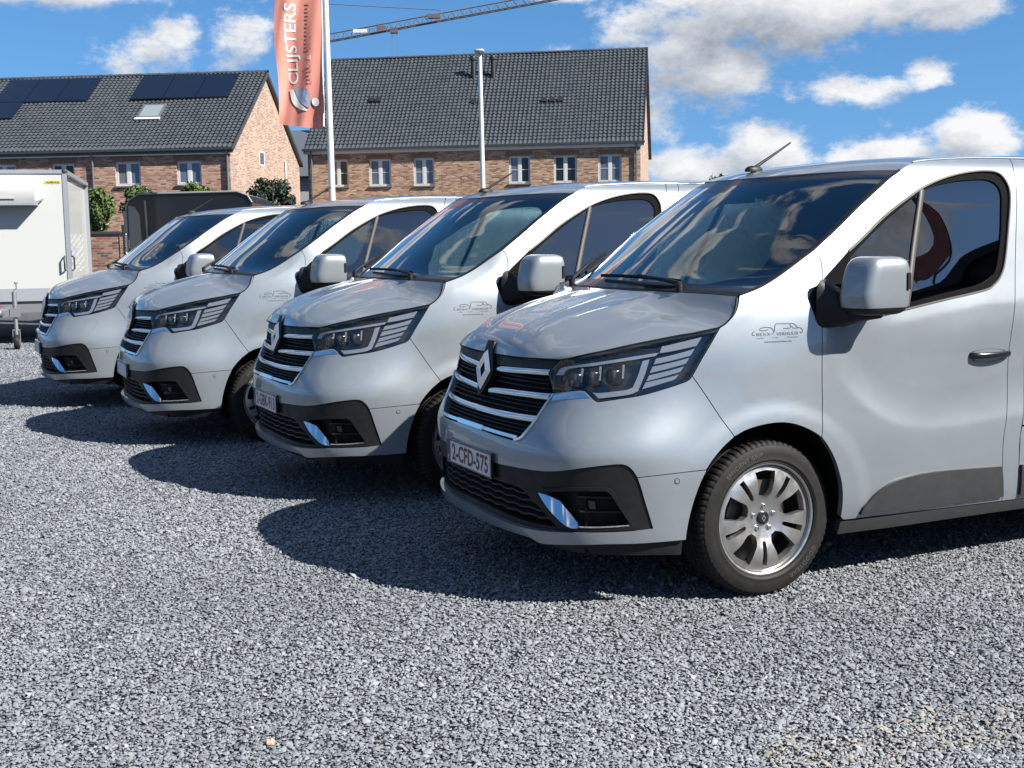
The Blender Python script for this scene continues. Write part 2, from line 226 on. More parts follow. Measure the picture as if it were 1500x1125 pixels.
 'fin4': [[(1.0122, 0.9939), (1.1742, 1.027)], [(1.1742, 1.027), (1.1542, 1.0055)], [(1.1542, 1.0055), (1.0036, 0.9698)], [(1.0036, 0.9698), (1.0122, 0.9939)]],
 'fin5': [[(1.0019, 0.965), (1.1493, 0.9934)], [(1.1493, 0.9934), (1.1312, 0.9743)], [(1.1312, 0.9743), (0.9916, 0.9386)], [(0.9916, 0.9386), (1.0019, 0.965)]],
 'lampbox': [[(0.5897, 1.0122), (0.9728, 1.0622)], [(0.9728, 1.0622), (0.9485, 0.9464)], [(0.9485, 0.9464), (0.823, 0.9323)], [(0.823, 0.9323), (0.7336, 0.9407), (0.5824, 0.935)], [(0.5824, 0.935), (0.5538, 0.983), (0.5897, 1.0122)]],
}
# ================================================================= materials
MAT = {}
KEEP = {'brick_right': .80, 'brick_left': .82, 'brick_gable': .74, 'roof_tile': .76, 'alloy': .66, 'silver_paint': .67, 'pane': 1., 'solar': 1., 'trailer_black': 1., 'lamp_fin': .58, 'lamp_white': .6, 'emblem_metal': 1., 'banner_cloth': .74, 'pole_white': .8}
def mat(name, base=(.5, .5, .5), rough=.5, metal=0., coat=0., spec=.5, fn=None, coat_rough=.03):
    m = bpy.data.materials.new(name); m.use_nodes = True; b = m.node_tree.nodes['Principled BSDF']
    b.inputs['Base Color'].default_value = (*base, 1); b.inputs['Roughness'].default_value = rough; b.inputs['Metallic'].default_value = metal
    b.inputs['Coat Weight'].default_value = coat; b.inputs['Coat Roughness'].default_value = coat_rough; b.inputs['Specular IOR Level'].default_value = spec
    MAT[name] = m
    if fn: fn(m.node_tree, b)
    k = KEEP.get(name, 1. if metal > .85 else .68)             # real-world albedo under this exposure
    if k != 1:
        bc = b.inputs['Base Color']
        if bc.is_linked:
            src = bc.links[0].from_socket; n = m.node_tree.nodes.new('ShaderNodeMix'); n.data_type = 'RGBA'; n.blend_type = 'MULTIPLY'; n.inputs[0].default_value = 1.; m.node_tree.links.new(src, n.inputs[6]); n.inputs[7].default_value = (k, k, k, 1); m.node_tree.links.new(n.outputs[2], bc)
        else: bc.default_value = (*(c*k for c in base), 1)
    return m
class NT:
    """small helper to write node trees"""
    def __init__(s, nt): s.nt, s.N, s.L = nt, nt.nodes, nt.links
    def node(s, t, ins=None, **kw):
        n = s.N.new(t)
        for k, v in kw.items(): setattr(n, k, v)
        for k, v in (ins or {}).items(): s.put(n.inputs[k], v)
        return n
    def put(s, sock, v):
        if hasattr(v, 'is_output') or isinstance(v, bpy.types.NodeSocket): s.L.new(v, sock)
        else: sock.default_value = v
    def math(s, op, a, b=0., clamp=False): return s.node('ShaderNodeMath', {0: a, 1: b}, operation=op, use_clamp=clamp).outputs[0]
    def noise(s, vec, scale, detail=4, rough=.5): return s.node('ShaderNodeTexNoise', {'Vector': vec, 'Scale': scale, 'Detail': detail, 'Roughness': rough}).outputs[0]
    def obj(s): return s.node('ShaderNodeTexCoord').outputs['Object']
    def ramp(s, fac, stops):
        r = s.node('ShaderNodeValToRGB', {0: fac}); e = r.color_ramp.elements
        while len(e) < len(stops): e.new(.5)
        for k, (p, c) in zip(e, stops): k.position = p; k.color = (*c, 1) if len(c) == 3 else c
        return r.outputs[0]
    def mix(s, fac, a, b, blend='MIX'):
        n = s.node('ShaderNodeMix', data_type='RGBA', blend_type=blend); s.put(n.inputs[0], fac); s.put(n.inputs[6], a); s.put(n.inputs[7], b); return n.outputs[2]
    def bump(s, h, strength, dist=.01, normal=None):
        n = s.node('ShaderNodeBump', {'Height': h, 'Strength': strength, 'Distance': dist})
        if normal is not None: s.put(n.inputs['Normal'], normal)
        return n.outputs[0]
def f_paint(nt, b):
    t = NT(nt); o = t.obj(); t.put(b.inputs['Base Color'], t.ramp(t.noise(o, 2.6, 6, .7), [(.32, (.298, .330, .356)), (.66, (.326, .360, .388))])); d = t.noise(o, 3.2, 5, .6); t.put(b.inputs['Roughness'], t.ramp(d, [(.3, (.35,)*3), (.75, (.41,)*3)]))
mat('silver_paint', (.330, .356, .378), .36, .46, 1.0, fn=f_paint)
mat('frame_black', (.006, .006, .007), .8, spec=.05); mat('bar_chrome', (.66, .67, .68), .16, 1.); mat('emblem_metal', (.88, .88, .88), .22, 1.)
def f_plast(a, c):
    def f(nt, b):
        t = NT(nt); o = t.obj(); t.put(b.inputs['Base Color'], t.ramp(t.noise(o, 9, 5, .6), [(.3, a), (.75, c)]))
        t.put(b.inputs['Normal'], t.bump(t.noise(o, 700, 2), .12, .002)); t.put(b.inputs['Roughness'], t.ramp(t.noise(o, 20, 4), [(.3, (.42,)*3), (.7, (.6,)*3)]))
    return f
mat('black_plastic', (.016, .017, .019), .5, spec=.28, fn=f_plast((.007, .0075, .0085), (.013, .0135, .015)))
mat('grey_plastic', (.06, .062, .065), .55, spec=.3, fn=f_plast((.036, .038, .040), (.044, .046, .048)))
mat('gloss_black', (.010, .010, .011), .22, coat=.3)
mat('deep_black', (.006, .006, .007), .8, spec=.2)
mat('chrome', (.82, .83, .85), .07, 1.)
mat('satin_chrome', (.62, .63, .65), .22, 1.)
mat('seal', (.065, .060, .055), .5, spec=.3)
mat('interior', (.028, .029, .032), .75)
mat('seat_cloth', (.035, .037, .043), .9)
mat('headliner', (.30, .30, .29), .9)
def f_rub(nt, b):
    t = NT(nt); o = t.obj(); t.put(b.inputs['Base Color'], t.ramp(t.noise(o, 14, 5, .65), [(.3, (.010, .0096, .0090)), (.7, (.020, .0185, .0168))]))
    t.put(b.inputs['Normal'], t.bump(t.noise(o, 260, 3), .15, .002))
mat('rubber', (.035, .034, .032), .62, spec=.22, fn=f_rub)
mat('rubber_print', (.045, .043, .04), .6)
def f_alloy(nt, b):
    t = NT(nt); o = t.obj(); t.put(b.inputs['Roughness'], t.ramp(t.noise(o, 30, 4), [(.3, (.27,)*3), (.7, (.42,)*3)]))
mat('alloy', (.60, .59, .57), .34, .9, fn=f_alloy)
mat('alloy_dark', (.10, .10, .10), .5, .6)
mat('brake_iron', (.16, .13, .11), .55, .8)
mat('print_grey', (.045, .05, .055), .6)
mat('plate_white', (.80, .78, .76), .4); mat('plate_red', (.16, .010, .022), .5); mat('plate_blue', (.004, .008, .07), .4); mat('plate_yellow', (.8, .62, .05), .4)
def glass(name, tint, refl=1.0, f0=.05):
    m = bpy.data.materials.new(name); m.use_nodes = True; t = NT(m.node_tree); t.N.clear(); MAT[name] = m
    fr = t.node('ShaderNodeFresnel', {'IOR': 1.52}).outputs[0]
    tr = t.node('ShaderNodeBsdfTransparent', {'Color': (*tint, 1)}); gl = t.node('ShaderNodeBsdfGlossy', {'Color': (1, 1, 1, 1), 'Roughness': .012})
    fac = t.math('MULTIPLY', fr, 1.75*refl, True)
    mx = t.node('ShaderNodeMixShader', {0: fac, 1: tr.outputs[0], 2: gl.outputs[0]}); out = t.node('ShaderNodeOutputMaterial', {0: mx.outputs[0]})
glass('windscreen_glass', (.24, .32, .34), 1.3); glass('door_glass', (.13, .17, .175), 1.7); glass('lamp_glass', (.95, .96, .97), .42); glass('house_glass', (.10, .11, .12), 1.2)
mat('lamp_fin', (.80, .82, .84), .30, .25); mat('lamp_smoke', (.10, .105, .115), .15, .6); mat('fog_lens', (.07, .075, .08), .3, .2)
mat('lamp_white', (.80, .82, .84), .25, .2, .5); mat('lamp_black', (.02, .021, .024), .25, 0, .4); mat('lamp_reflector', (.75, .77, .8), .15, .95)
# ================================================================= mesh building
def tag(o, label=None, cat=None, group=None, kind=None):
    for k, v in (('label', label), ('category', cat), ('group', group), ('kind', kind)):
        if v: o[k] = v
    return o
def link(name, me, parent=None):
    o = bpy.data.objects.new(name, me); COL.objects.link(o)
    if parent is not None: o.parent = parent
    return o
def empty(name, loc=(0, 0, 0), rz=0.):
    o = bpy.data.objects.new(name, None); COL.objects.link(o); o.location = loc; o.rotation_euler = (0, 0, rz); o.empty_display_size = .2; return o
FLIP = [False]
class MB:
    """collects vertices and faces (with material slots), then links ONE mesh object"""
    def __init__(s): s.v, s.f, s.mi, s.n, s.k = [], [], [], [], 0
    def add(s, V, F, mi=0, nrm=None):
        V = np.asarray(V, float); s.v.append(V); s.f += [tuple(int(i)+s.k for i in q) for q in F]; s.mi += [mi]*len(F)
        s.n.append(np.zeros((len(V), 3)) if nrm is None else np.asarray(nrm, float)); s.k += len(V); return s
    def box(s, lo, hi, mi=0, M=None):
        x0, y0, z0 = lo; x1, y1, z1 = hi
        V = np.array([(x0, y0, z0), (x1, y0, z0), (x1, y1, z0), (x0, y1, z0), (x0, y0, z1), (x1, y0, z1), (x1, y1, z1), (x0, y1, z1)], float)
        if M is not None: V = V @ np.array(M.to_3x3()).T + np.array(M.translation)
        return s.add(V, [(0, 3, 2, 1), (4, 5, 6, 7), (0, 1, 5, 4), (1, 2, 6, 5), (2, 3, 7, 6), (3, 0, 4, 7)], mi)
    def tube(s, pts, r, n=8, mi=0, caps=True):
        pts = np.asarray(pts, float); r = np.broadcast_to(np.asarray(r, float), (len(pts),)); T = np.gradient(pts, axis=0); T /= np.linalg.norm(T, axis=1)[:, None]
        a = np.array([0, 0, 1.]) if abs(T[0][2]) < .9 else np.array([1., 0, 0]); V = []; prev = a
        for p, t, q in zip(pts, T, r):
            b = np.cross(t, prev); b /= np.linalg.norm(b); c = np.cross(b, t); prev = c
            for i in range(n): w = 2*math.pi*i/n; V.append(p+q*(math.cos(w)*b+math.sin(w)*c))
        m = len(pts); F = [(i*n+j, i*n+(j+1) % n, (i+1)*n+(j+1) % n, (i+1)*n+j) for i in range(m-1) for j in range(n)]
        if caps: F += [tuple(range(n-1, -1, -1)), tuple(range((m-1)*n, m*n))]
        return s.add(V, F, mi)
    def lathe(s, prof, n=48, mi=0, axis='y', org=(0, 0, 0)):
        """prof: (radius, along axis)"""
        m = len(prof); V = []
        for r, a in prof:
            for j in range(n):
                w = 2*math.pi*j/n; c, d = r*math.cos(w), r*math.sin(w)
                V.append({'y': (c, a, d), 'z': (c, d, a), 'x': (a, c, d)}[axis])
        V = np.array(V)+np.array(org); F = [(i*n+j, (i+1)*n+j, (i+1)*n+(j+1) % n, i*n+(j+1) % n) for i in range(m-1) for j in range(n)]
        return s.add(V, F, mi)
    def build(s, name, mats, parent=None, smooth=None, normals=False):
        me = bpy.data.meshes.new(name); V = np.concatenate(s.v) if s.v else np.zeros((0, 3))
        if FLIP[0]: V = V*(1, -1, 1); s.n = [q*(1, -1, 1) for q in s.n]; s.f = [f[::-1] for f in s.f]     # van sheets are drawn with +y to the van's left
        me.from_pydata(V.tolist(), [], s.f)
        for m in (mats if isinstance(mats, (list, tuple)) else [mats]): me.materials.append(MAT[m])
        if any(s.mi): me.polygons.foreach_set('material_index', s.mi)
        if normals:
            me.shade_smooth(); N = np.concatenate(s.n); z = np.linalg.norm(N, axis=1) < 1e-6
            if z.any(): N[z] = (0, 0, 1)
            me.normals_split_custom_set_from_vertices(N.tolist())
        elif smooth is not None:
            me.shade_smooth()
            if smooth < 179: me.set_sharp_from_angle(angle=math.radians(smooth))
        me.update(); return link(name, me, parent)
def crom(p, h):
    """smooth curve through points, resampled about every h"""
    p = np.asarray(p, float)
    if len(p) == 2:
        n = max(1, int(np.linalg.norm(p[1]-p[0])/h)); return p[0]+(p[1]-p[0])*np.linspace(0, 1, n+1)[:, None]
    k = np.concatenate([[0], np.cumsum(np.sqrt(np.linalg.norm(np.diff(p, axis=0), axis=1)))]); q = []
    P = np.concatenate([[2*p[0]-p[1]], p, [2*p[-1]-p[-2]]])
    for i in range(len(p)-1):
        n = max(1, int(np.linalg.norm(p[i+1]-p[i])/h)); t = np.linspace(0, 1, n+1)[:-1, None]
        m0 = (P[i+2]-P[i])/(k[min(i+1, len(k)-1)]-k[max(i-1, 0)]+(k[1]-k[0] if i == 0 else 0)); m1 = (P[i+3]-P[i+1])/(k[min(i+2, len(k)-1)]-k[i]+(k[-1]-k[-2] if i+2 > len(k)-1 else 0)); d = k[i+1]-k[i]
        q.append((2*t**3-3*t**2+1)*p[i]+(t**3-2*t**2+t)*d*m0+(-2*t**3+3*t**2)*p[i+1]+(t**3-t**2)*d*m1)
    return np.concatenate(q+[p[-1:]])
def loop(segs, h=.012):
    """closed outline from segments that share end points (each smooth, corners between)"""
    out = []
    for s in segs: out.append(crom(s, h)[:-1])
    out = np.concatenate(out); a = np.roll(out, -1, axis=0); area = (out[:, 0]*a[:, 1]-a[:, 0]*out[:, 1]).sum()
    return out if area > 0 else out[::-1].copy()
def inset(p, d, seam=False):
    a = np.roll(p, 1, axis=0); b = np.roll(p, -1, axis=0); e0 = p-a; e1 = b-p
    e0 /= np.linalg.norm(e0, axis=1)[:, None]+1e-12; e1 /= np.linalg.norm(e1, axis=1)[:, None]+1e-12
    n0 = np.stack([-e0[:, 1], e0[:, 0]], -1); n1 = np.stack([-e1[:, 1], e1[:, 0]], -1); n = n0+n1; n /= np.maximum(.45, (n*n).sum(1))[:, None]/1.0
    q = p+n*d*1.0
    if seam: q[p[:, 0] < 1e-5, 0] = 0
    return q
def inside(q, poly):
    c = np.zeros(len(q), bool); x, y = q[:, 0], q[:, 1]; p = poly; r = np.roll(p, -1, axis=0)
    for (x0, y0), (x1, y1) in zip(p, r):
        if y0 == y1: continue
        k = ((y0 > y) != (y1 > y)) & (x < (x1-x0)*(y-y0)/(y1-y0)+x0); c ^= k
    return c
def seg_dist(q, poly):
    d = np.full(len(q), 9.)
    for a, b in zip(poly, np.roll(poly, -1, axis=0)):
        e = b-a; t = np.clip(((q-a)@e)/max(e@e, 1e-12), 0, 1); d = np.minimum(d, np.linalg.norm(q-(a+t[:, None]*e), axis=1))
    return d
def body(q): return skin(q[:, 0], q[:, 1]), skin_n(q[:, 0], q[:, 1])
def panel(mb, outline, holes=(), h=.03, f=body, off=0., depth=.018, mi=0, mi_in=None, mirror=False, seam=False, gap=0., both=False):
    """a sheet of a curved surface cut to an outline, with returned edges; mirror: the other half of the van too"""
    loops = [inset(outline, gap, seam) if gap else outline]+[(inset(x, -gap) if gap else x) for x in holes]
    lo, hi = loops[0].min(0), loops[0].max(0); gx = np.arange(lo[0], hi[0]+h, h); gy = np.arange(lo[1], hi[1]+h, h*.87)
    G = np.array([(x+(h/2 if j % 2 else 0), y) for j, y in enumerate(gy) for x in gx]) if len(gx)*len(gy) else np.zeros((0, 2))
    if len(G):
        k = inside(G, loops[0])
        for x in loops[1:]: k &= ~inside(G, x)
        G = G[k]
        if len(G):
            d = np.full(len(G), 9.)
            for x in loops: d = np.minimum(d, seg_dist(G, x))
            G = G[d > h*.45]
    pts = np.concatenate(loops+[G]); ed = []; k = 0
    for x in loops: ed += [(k+i, k+(i+1) % len(x)) for i in range(len(x))]; k += len(x)
    nv, _, fc, *_ = delaunay_2d_cdt([Vector(p) for p in pts], ed, [], 0, 1e-7)
    Q = np.array([tuple(v) for v in nv]); F = np.array([t for t in fc if len(t) == 3]); cen = Q[F].mean(1); k = inside(cen, loops[0])
    for x in loops[1:]: k &= ~inside(cen, x)
    F = F[k]; P, N = f(Q); T = P[F]; flip = (np.cross(T[:, 1]-T[:, 0], T[:, 2]-T[:, 0])*N[F[:, 0]]).sum(1) < 0; F[flip] = F[flip][:, ::-1]
    P = P+N*off; sets = [(P, N, F)]
    if mi_in is not None: sets.append((P-N*depth, -N, F[:, ::-1]))
    for j, (p, n, fa) in enumerate(sets):
        m_ = mi if j == 0 else mi_in; mb.add(p, fa, m_, n)
        if mirror: mb.add(p*(1, -1, 1), fa[:, ::-1], m_, n*(1, -1, 1))
    if depth:
        for li, x in enumerate(loops):
            p, n = f(x); p = p+n*off; m = len(x); t = np.roll(p, -1, 0)-np.roll(p, 1, 0); s = np.cross(t, n); s /= np.linalg.norm(s, axis=1)[:, None]+1e-12
            fa = [(i, (i+1) % m, m+(i+1) % m, m+i) for i in range(m) if not (seam and x[i, 0] < 1e-5 and x[(i+1) % m, 0] < 1e-5)]
            V = np.concatenate([p, p-n*depth]); T0 = V[list(fa[0])]; nn = np.cross(T0[1]-T0[0], T0[2]-T0[0])
            if nn@s[fa[0][0]] < 0: s = -s if False else s
            q = np.concatenate([s, s])
            if (np.cross(V[fa[0][1]]-V[fa[0][0]], V[fa[0][2]]-V[fa[0][0]])@q[fa[0][0]]) < 0: fa = [g[::-1] for g in fa]
            mb.add(V, fa, mi, q)
            if mirror: mb.add(V*(1, -1, 1), [g[::-1] for g in fa], mi, q*(1, -1, 1))
    return mb
def ribbon(mb, path, width, off=0., thick=.006, f=body, mi=0, mirror=False, closed=False, round_=.3):
    """a strip that lies on a surface"""
    path = np.asarray(path, float); P, N = f(path)
    T = (np.roll(P, -1, 0)-np.roll(P, 1, 0)) if closed else np.gradient(P, axis=0); T /= np.linalg.norm(T, axis=1)[:, None]+1e-12; B = np.cross(N, T)
    w = np.broadcast_to(np.asarray(width, float), (len(P),))[:, None]; sec = [(-.5, 0), (-.5, .55), (-.5+round_*.5, 1), (.5-round_*.5, 1), (.5, .55), (.5, 0)]
    V = np.concatenate([P+N*(off+b*thick)+B*a*w for a, b in sec]); m = len(P); F = []
    for k in range(5):
        for i in range(m if closed else m-1): j = (i+1) % m; F.append((k*m+i, k*m+j, (k+1)*m+j, (k+1)*m+i))
    if not closed: F += [tuple(k*m for k in range(6)), tuple(k*m+m-1 for k in range(5, -1, -1))]
    if (np.cross(V[F[2*m if closed else 2*(m-1)][1]]-V[F[2*m if closed else 2*(m-1)][0]], V[F[2*m if closed else 2*(m-1)][2]]-V[F[2*m if closed else 2*(m-1)][0]])@N[0]) < 0: F = [g[::-1] for g in F]
    mb.add(V, F, mi)
    if mirror: mb.add(V*(1, -1, 1), [g[::-1] for g in F], mi)
    return mb
def text_mesh(body_, size=1., bold=0., align='CENTER', space=1.):
    c = bpy.data.curves.new('lettering', 'FONT'); c.body = body_; c.size = size; c.align_x = align; c.align_y = 'CENTER'; c.resolution_u = 3; c.offset = bold; c.space_character = space
    o = bpy.data.objects.new('lettering', c); COL.objects.link(o); me = o.to_mesh(); V = np.array([tuple(v.co) for v in me.vertices]).reshape(-1, 3); F = [tuple(p.vertices) for p in me.polygons]
    o.to_mesh_clear(); bpy.data.objects.remove(o); bpy.data.curves.remove(c); return V, F
# ================================================================= the vans
def SEG(n, *i): return [OL[n][k] for k in i] if i else list(OL[n])
def rev(s): return [list(reversed(x)) for x in reversed(s)]
def lp(*parts, h=.012):
    segs = []
    for p in parts: segs += p
    fixed = []
    for i, s in enumerate(segs):                        # close small misfits between neighbouring segments
        s = [tuple(q) for q in s]; nx = tuple(segs[(i+1) % len(segs)][0])
        if s[-1] != nx:
            if math.dist(s[-1], nx) < .012: s[-1] = nx
            else: fixed.append(s); s = [s[-1], nx]
        fixed.append(s)
    return loop(fixed, h)
def bez(a, b, c, d, t): return (1-t)**3*a+3*(1-t)**2*t*b+3*(1-t)*t*t*c+t**3*d
def grid_patch(mb, P, mi=0, thick=.012, mi_in=None, mif=None):
    """P: (m, n, 3) grid; smooth sheet with an inner face"""
    m, n, _ = P.shape; du = np.gradient(P, axis=0); dv = np.gradient(P, axis=1); N = np.cross(du, dv); N /= np.linalg.norm(N, axis=2)[..., None]
    if N[m//2, n//2, 2] < 0: N = -N
    idx = np.arange(m*n).reshape(m, n); F = np.stack([idx[:-1, :-1], idx[1:, :-1], idx[1:, 1:], idx[:-1, 1:]], -1).reshape(-1, 4)
    V = P.reshape(-1, 3); q = np.cross(V[F[:, 1]]-V[F[:, 0]], V[F[:, 2]]-V[F[:, 0]]); k = (q*N.reshape(-1, 3)[F[:, 0]]).sum(1) < 0; F[k] = F[k][:, ::-1]
    if mif is None: mb.add(V, F, mi, N.reshape(-1, 3))
    else:
        sel = mif.reshape(-1)
        for v in np.unique(sel): mb.add(V, F[sel == v], int(v), N.reshape(-1, 3))
    if mi_in is not None: mb.add(V-N.reshape(-1, 3)*thick, F[:, ::-1], mi_in, -N.reshape(-1, 3))
    e = np.concatenate([idx[0, :], idx[1:, -1], idx[-1, -2::-1], idx[-2:0:-1, 0]]); k = len(e); Pe, Ne = V[e], N.reshape(-1, 3)[e]
    cen = V.mean(0); out = np.cross(np.roll(Pe, -1, 0)-np.roll(Pe, 1, 0), Ne); out /= np.linalg.norm(out, axis=1)[:, None]+1e-9
    if ((Pe-cen)*out).sum() < 0: out = -out
    fe = [(i, (i+1) % k, k+(i+1) % k, k+i) for i in range(k)]; Ve = np.concatenate([Pe, Pe-Ne*thick])
    if np.cross(Ve[1]-Ve[0], Ve[k]-Ve[0])@out[0] < 0: fe = [g[::-1] for g in fe]
    mb.add(Ve, fe, 1 if mif is not None else mi, np.concatenate([out, out])); return mb
def curve3(segs, n):
    q = np.concatenate([crom(s, .01)[(0 if i == 0 else 1):] for i, s in enumerate(segs)]); d = np.concatenate([[0], np.cumsum(np.linalg.norm(np.diff(q, axis=0), axis=1))]); t = np.linspace(0, d[-1], n)
    q = np.stack([np.interp(t, d, q[:, 0]), np.interp(t, d, q[:, 1])], -1); return q, skin(q[:, 0], q[:, 1])
def prof(pts, n):
    q = crom(np.array(pts, float), .01); d = np.concatenate([[0], np.cumsum(np.linalg.norm(np.diff(q, axis=0), axis=1))]); t = np.linspace(0, d[-1], n)
    return np.stack([np.interp(t, d, q[:, 0]), np.zeros(n), np.interp(t, d, q[:, 1])], -1)
def loft(centre, edge, w_in, tan, nw=25):
    """cross sections from the centre line out to the edge and, mirrored, to the other side. w_in: how far the section stays level; tan: end tangent (m,3)"""
    t = np.linspace(0, 1, nw)[None, :, None]; a = centre[:, None]; d = edge[:, None]
    b = a+np.stack([(edge-centre)[:, 0]*0, (edge-centre)[:, 1]*w_in, 0*edge[:, 0]], -1)[:, None]; c = d-tan[:, None]
    H = bez(a, b, c, d, t); G = H[:, ::-1]*np.array((1, -1, 1)); return np.concatenate([G, H[:, 1:]], 1)
def superbox(c, r, e=(3.2, 3.2), nu=40, nv=24, v0=-90, v1=90, fn=None):
    V = []; sg = lambda x, p: math.copysign(abs(x)**p, x)
    for i in range(nv+1):
        v = math.radians(v0+(v1-v0)*i/nv)
        for j in range(nu):
            w = 2*math.pi*j/nu; x = sg(math.cos(v), 2/e[1])*sg(math.cos(w), 2/e[0]); y = sg(math.cos(v), 2/e[1])*sg(math.sin(w), 2/e[0]); z = sg(math.sin(v), 2/e[1])
            V.append((x, y, z))
    V = np.array(V)
    if fn: V = fn(V)
    V = V*np.array(r)+np.array(c); F = [(i*nu+j, i*nu+(j+1) % nu, (i+1)*nu+(j+1) % nu, (i+1)*nu+j) for i in range(nv) for j in range(nu)]
    F += [tuple(range(nu-1, -1, -1)), tuple(range(nv*nu, (nv+1)*nu))]; return V, F
# ---------------------------------------------------------------- wheels
def make_wheel(parent, x, side):
    wh = empty('wheel'); wh.parent = parent; wh.location = (x, -.797*side, .345); wh.rotation_euler = (0, 0, 0 if side > 0 else math.pi)
    if WHEEL:
        for o in WHEEL:
            c = o.copy(); COL.objects.link(c); c.parent = wh
        return wh
    # tyre
    pr = [(.232, .086), (.243, .090), (.247, .097), (.250, .1015), (.252, .1005), (.256, .1042), (.264, .1070), (.266, .1062), (.285, .1078), (.303, .1060), (.318, .1015), (.324, .0995), (.3255, .0965), (.334, .091), (.3405, .082), (.343, .070), (.344, .052), (.344, .0365), (.337, .0355), (.337, .0285), (.3445, .0275), (.3452, .009), (.338, .008), (.338, -.008), (.3452, -.009),
          (.3445, -.0275), (.337, -.0285), (.337, -.0355), (.344, -.0365), (.343, -.070), (.3405, -.082), (.334, -.091), (.318, -.1015), (.285, -.108), (.246, -.103), (.222, -.086)]
    n = 288; mb = MB(); V = []
    for i, (r, a) in enumerate(pr):
        for j in range(n):
            w = 2*math.pi*j/n; q = r; yy = a; ph = (j+(2 if a < 0 else 0)) % 4
            if 11 <= i <= 17 and ph == 0: q = r-(.0062 if i > 12 else .003)
            if 25 < i < 32 and ph == 0: q = r-.006
            V.append((q*math.cos(w), yy, q*math.sin(w)))
    F = [(i*n+j, i*n+(j+1) % n, (i+1)*n+(j+1) % n, (i+1)*n+j) for i in range(len(pr)-1) for j in range(n)]
    mb.add(V, F); ty = mb.build('tyre', 'rubber', wh, 28)
    RS = 1.05
    def polar(V, r0):
        a = math.pi/2-V[:, 0]/r0; r = r0+V[:, 1]; y = np.interp(r, [.236, .246, .262, .285, .303, .318], [.097, .103, .1068, .108, .106, .1015])+.0011
        return np.stack([r*np.cos(a), y, r*np.sin(a)], -1)
    for s, sz, ang, nm in (('EFFICIENT GRIP', .026, 27, 'lettering'), ('GOODYEAR', .030, 222, 'lettering')):
        V, F = text_mesh(s, sz, .0006, space=1.15); P = polar(V, .289); c, d = math.cos(math.radians(ang)), math.sin(math.radians(ang))
        P = np.stack([P[:, 0]*c-P[:, 2]*d, P[:, 1], P[:, 0]*d+P[:, 2]*c], -1)
        MB().add(P, [f[::-1] for f in F]).build(nm, 'rubber_print', wh)
    # alloy rim: face plate with five windows and five slots
    YF = [(0, .064), (.05, .066), (.08, .072), (.13, .086), (.18, .086), (.21, .079), (.226, .076)]
    def face(q):
        r = np.hypot(q[:, 0], q[:, 1]); y = spl1(YF, r); dy = (spl1(YF, np.minimum(r+.002, .226))-spl1(YF, np.maximum(r-.002, 0)))/.004; k = dy/np.maximum(r, 1e-6)
        N = np.stack([-k*q[:, 0], 1+0*r, -k*q[:, 1]], -1); return np.stack([q[:, 0], y, q[:, 1]], -1), N/np.linalg.norm(N, axis=1)[:, None]
    def rot(p, a): c, s = math.cos(a), math.sin(a); p = np.asarray(p, float); return np.stack([p[:, 0]*c-p[:, 1]*s, p[:, 0]*s+p[:, 1]*c], -1)
    circ = np.array([(.2245*math.cos(2*math.pi*i/120), .2245*math.sin(2*math.pi*i/120)) for i in range(120)]); holes = []
    for k in range(5):
        a = math.radians(90+72*k); holes.append(rot(loop([[(.083, -.012), (.106, -.032), (.150, -.040), (.196, -.050)], [(.196, -.050), (.203, 0), (.196, .050)], [(.196, .050), (.150, .040), (.106, .032), (.083, .012)], [(.083, .012), (.083, -.012)]], .008), a))
        a = math.radians(-90+72*k); holes.append(rot(loop([[(.096, -.003), (.101, -.008), (.150, -.0105), (.200, -.0125)], [(.200, -.0125), (.200, .0125)], [(.200, .0125), (.150, .0105), (.101, .008), (.096, .003)], [(.096, .003), (.096, -.003)]], .008), a))
    mb = MB(); panel(mb, circ, holes, .013, face, 0, .030, 0)
    mb.v = [q*(RS, 1, RS) for q in mb.v]; rim = mb.build('rim', 'alloy', wh, normals=True)
    mb = MB(); mb.lathe([(.2215, .068), (.2225, .082), (.2262, .0925), (.2305, .0958), (.2355, .0955), (.2365, .090), (.232, .080)], 120); mb.v = [q*(RS, 1, RS) for q in mb.v]; mb.build('rim_lip', 'alloy', wh, 40)
    mb = MB(); mb.lathe([(.2225, .075), (.212, .05), (.205, .0), (.21, -.09), (.235, -.095)], 64); mb.lathe([(.0, -.06), (.21, -.06)], 40); mb.v = [q*(RS, 1, RS) for q in mb.v]; mb.build('rim_barrel', 'alloy_dark', wh, 40)
    mb = MB(); mb.lathe([(.05, .030), (.075, .030), (.075, .012), (.152, .012), (.152, -.012), (.05, -.012)], 64); mb.box((-.05, -.045, .085), (.075, .035, .165)); mb.build('brake_disc', 'brake_iron', wh, 40)
    mb = MB(); mb.lathe([(.0001, .0745), (.024, .0745), (.0285, .072), (.030, .066), (.030, .05)], 40); cap = mb.build('hub_cap', 'gloss_black', wh, 40)
    rb = np.array([(0, .017), (.0115, 0), (0, -.017), (-.0115, 0)]); ri = rb*.52; V = [(p[0], .0752, p[1]) for p in rb]+[(p[0], .0752, p[1]) for p in ri]
    MB().add(V, [(i, 4+i, 4+(i+1) % 4, (i+1) % 4) for i in range(4)]).build('cap_emblem', 'satin_chrome', wh)
    for k in range(5):
        a = math.radians(90+72*k); o = (.054*math.cos(a), 0, .054*math.sin(a)); mb = MB(); mb.lathe([(.0155, .060), (.0155, .067), (.012, .0675), (.011, .062)], 20, org=o); mb.lathe([(.0098, .06), (.0098, .073), (.0085, .0755), (.0055, .076), (.005, .071), (.0001, .071)], 6, org=o); mb.build('wheel_nut', 'satin_chrome', wh, 30)
    WHEEL.extend([o for o in COL.objects if o.parent is wh]); return wh
WHEEL = []
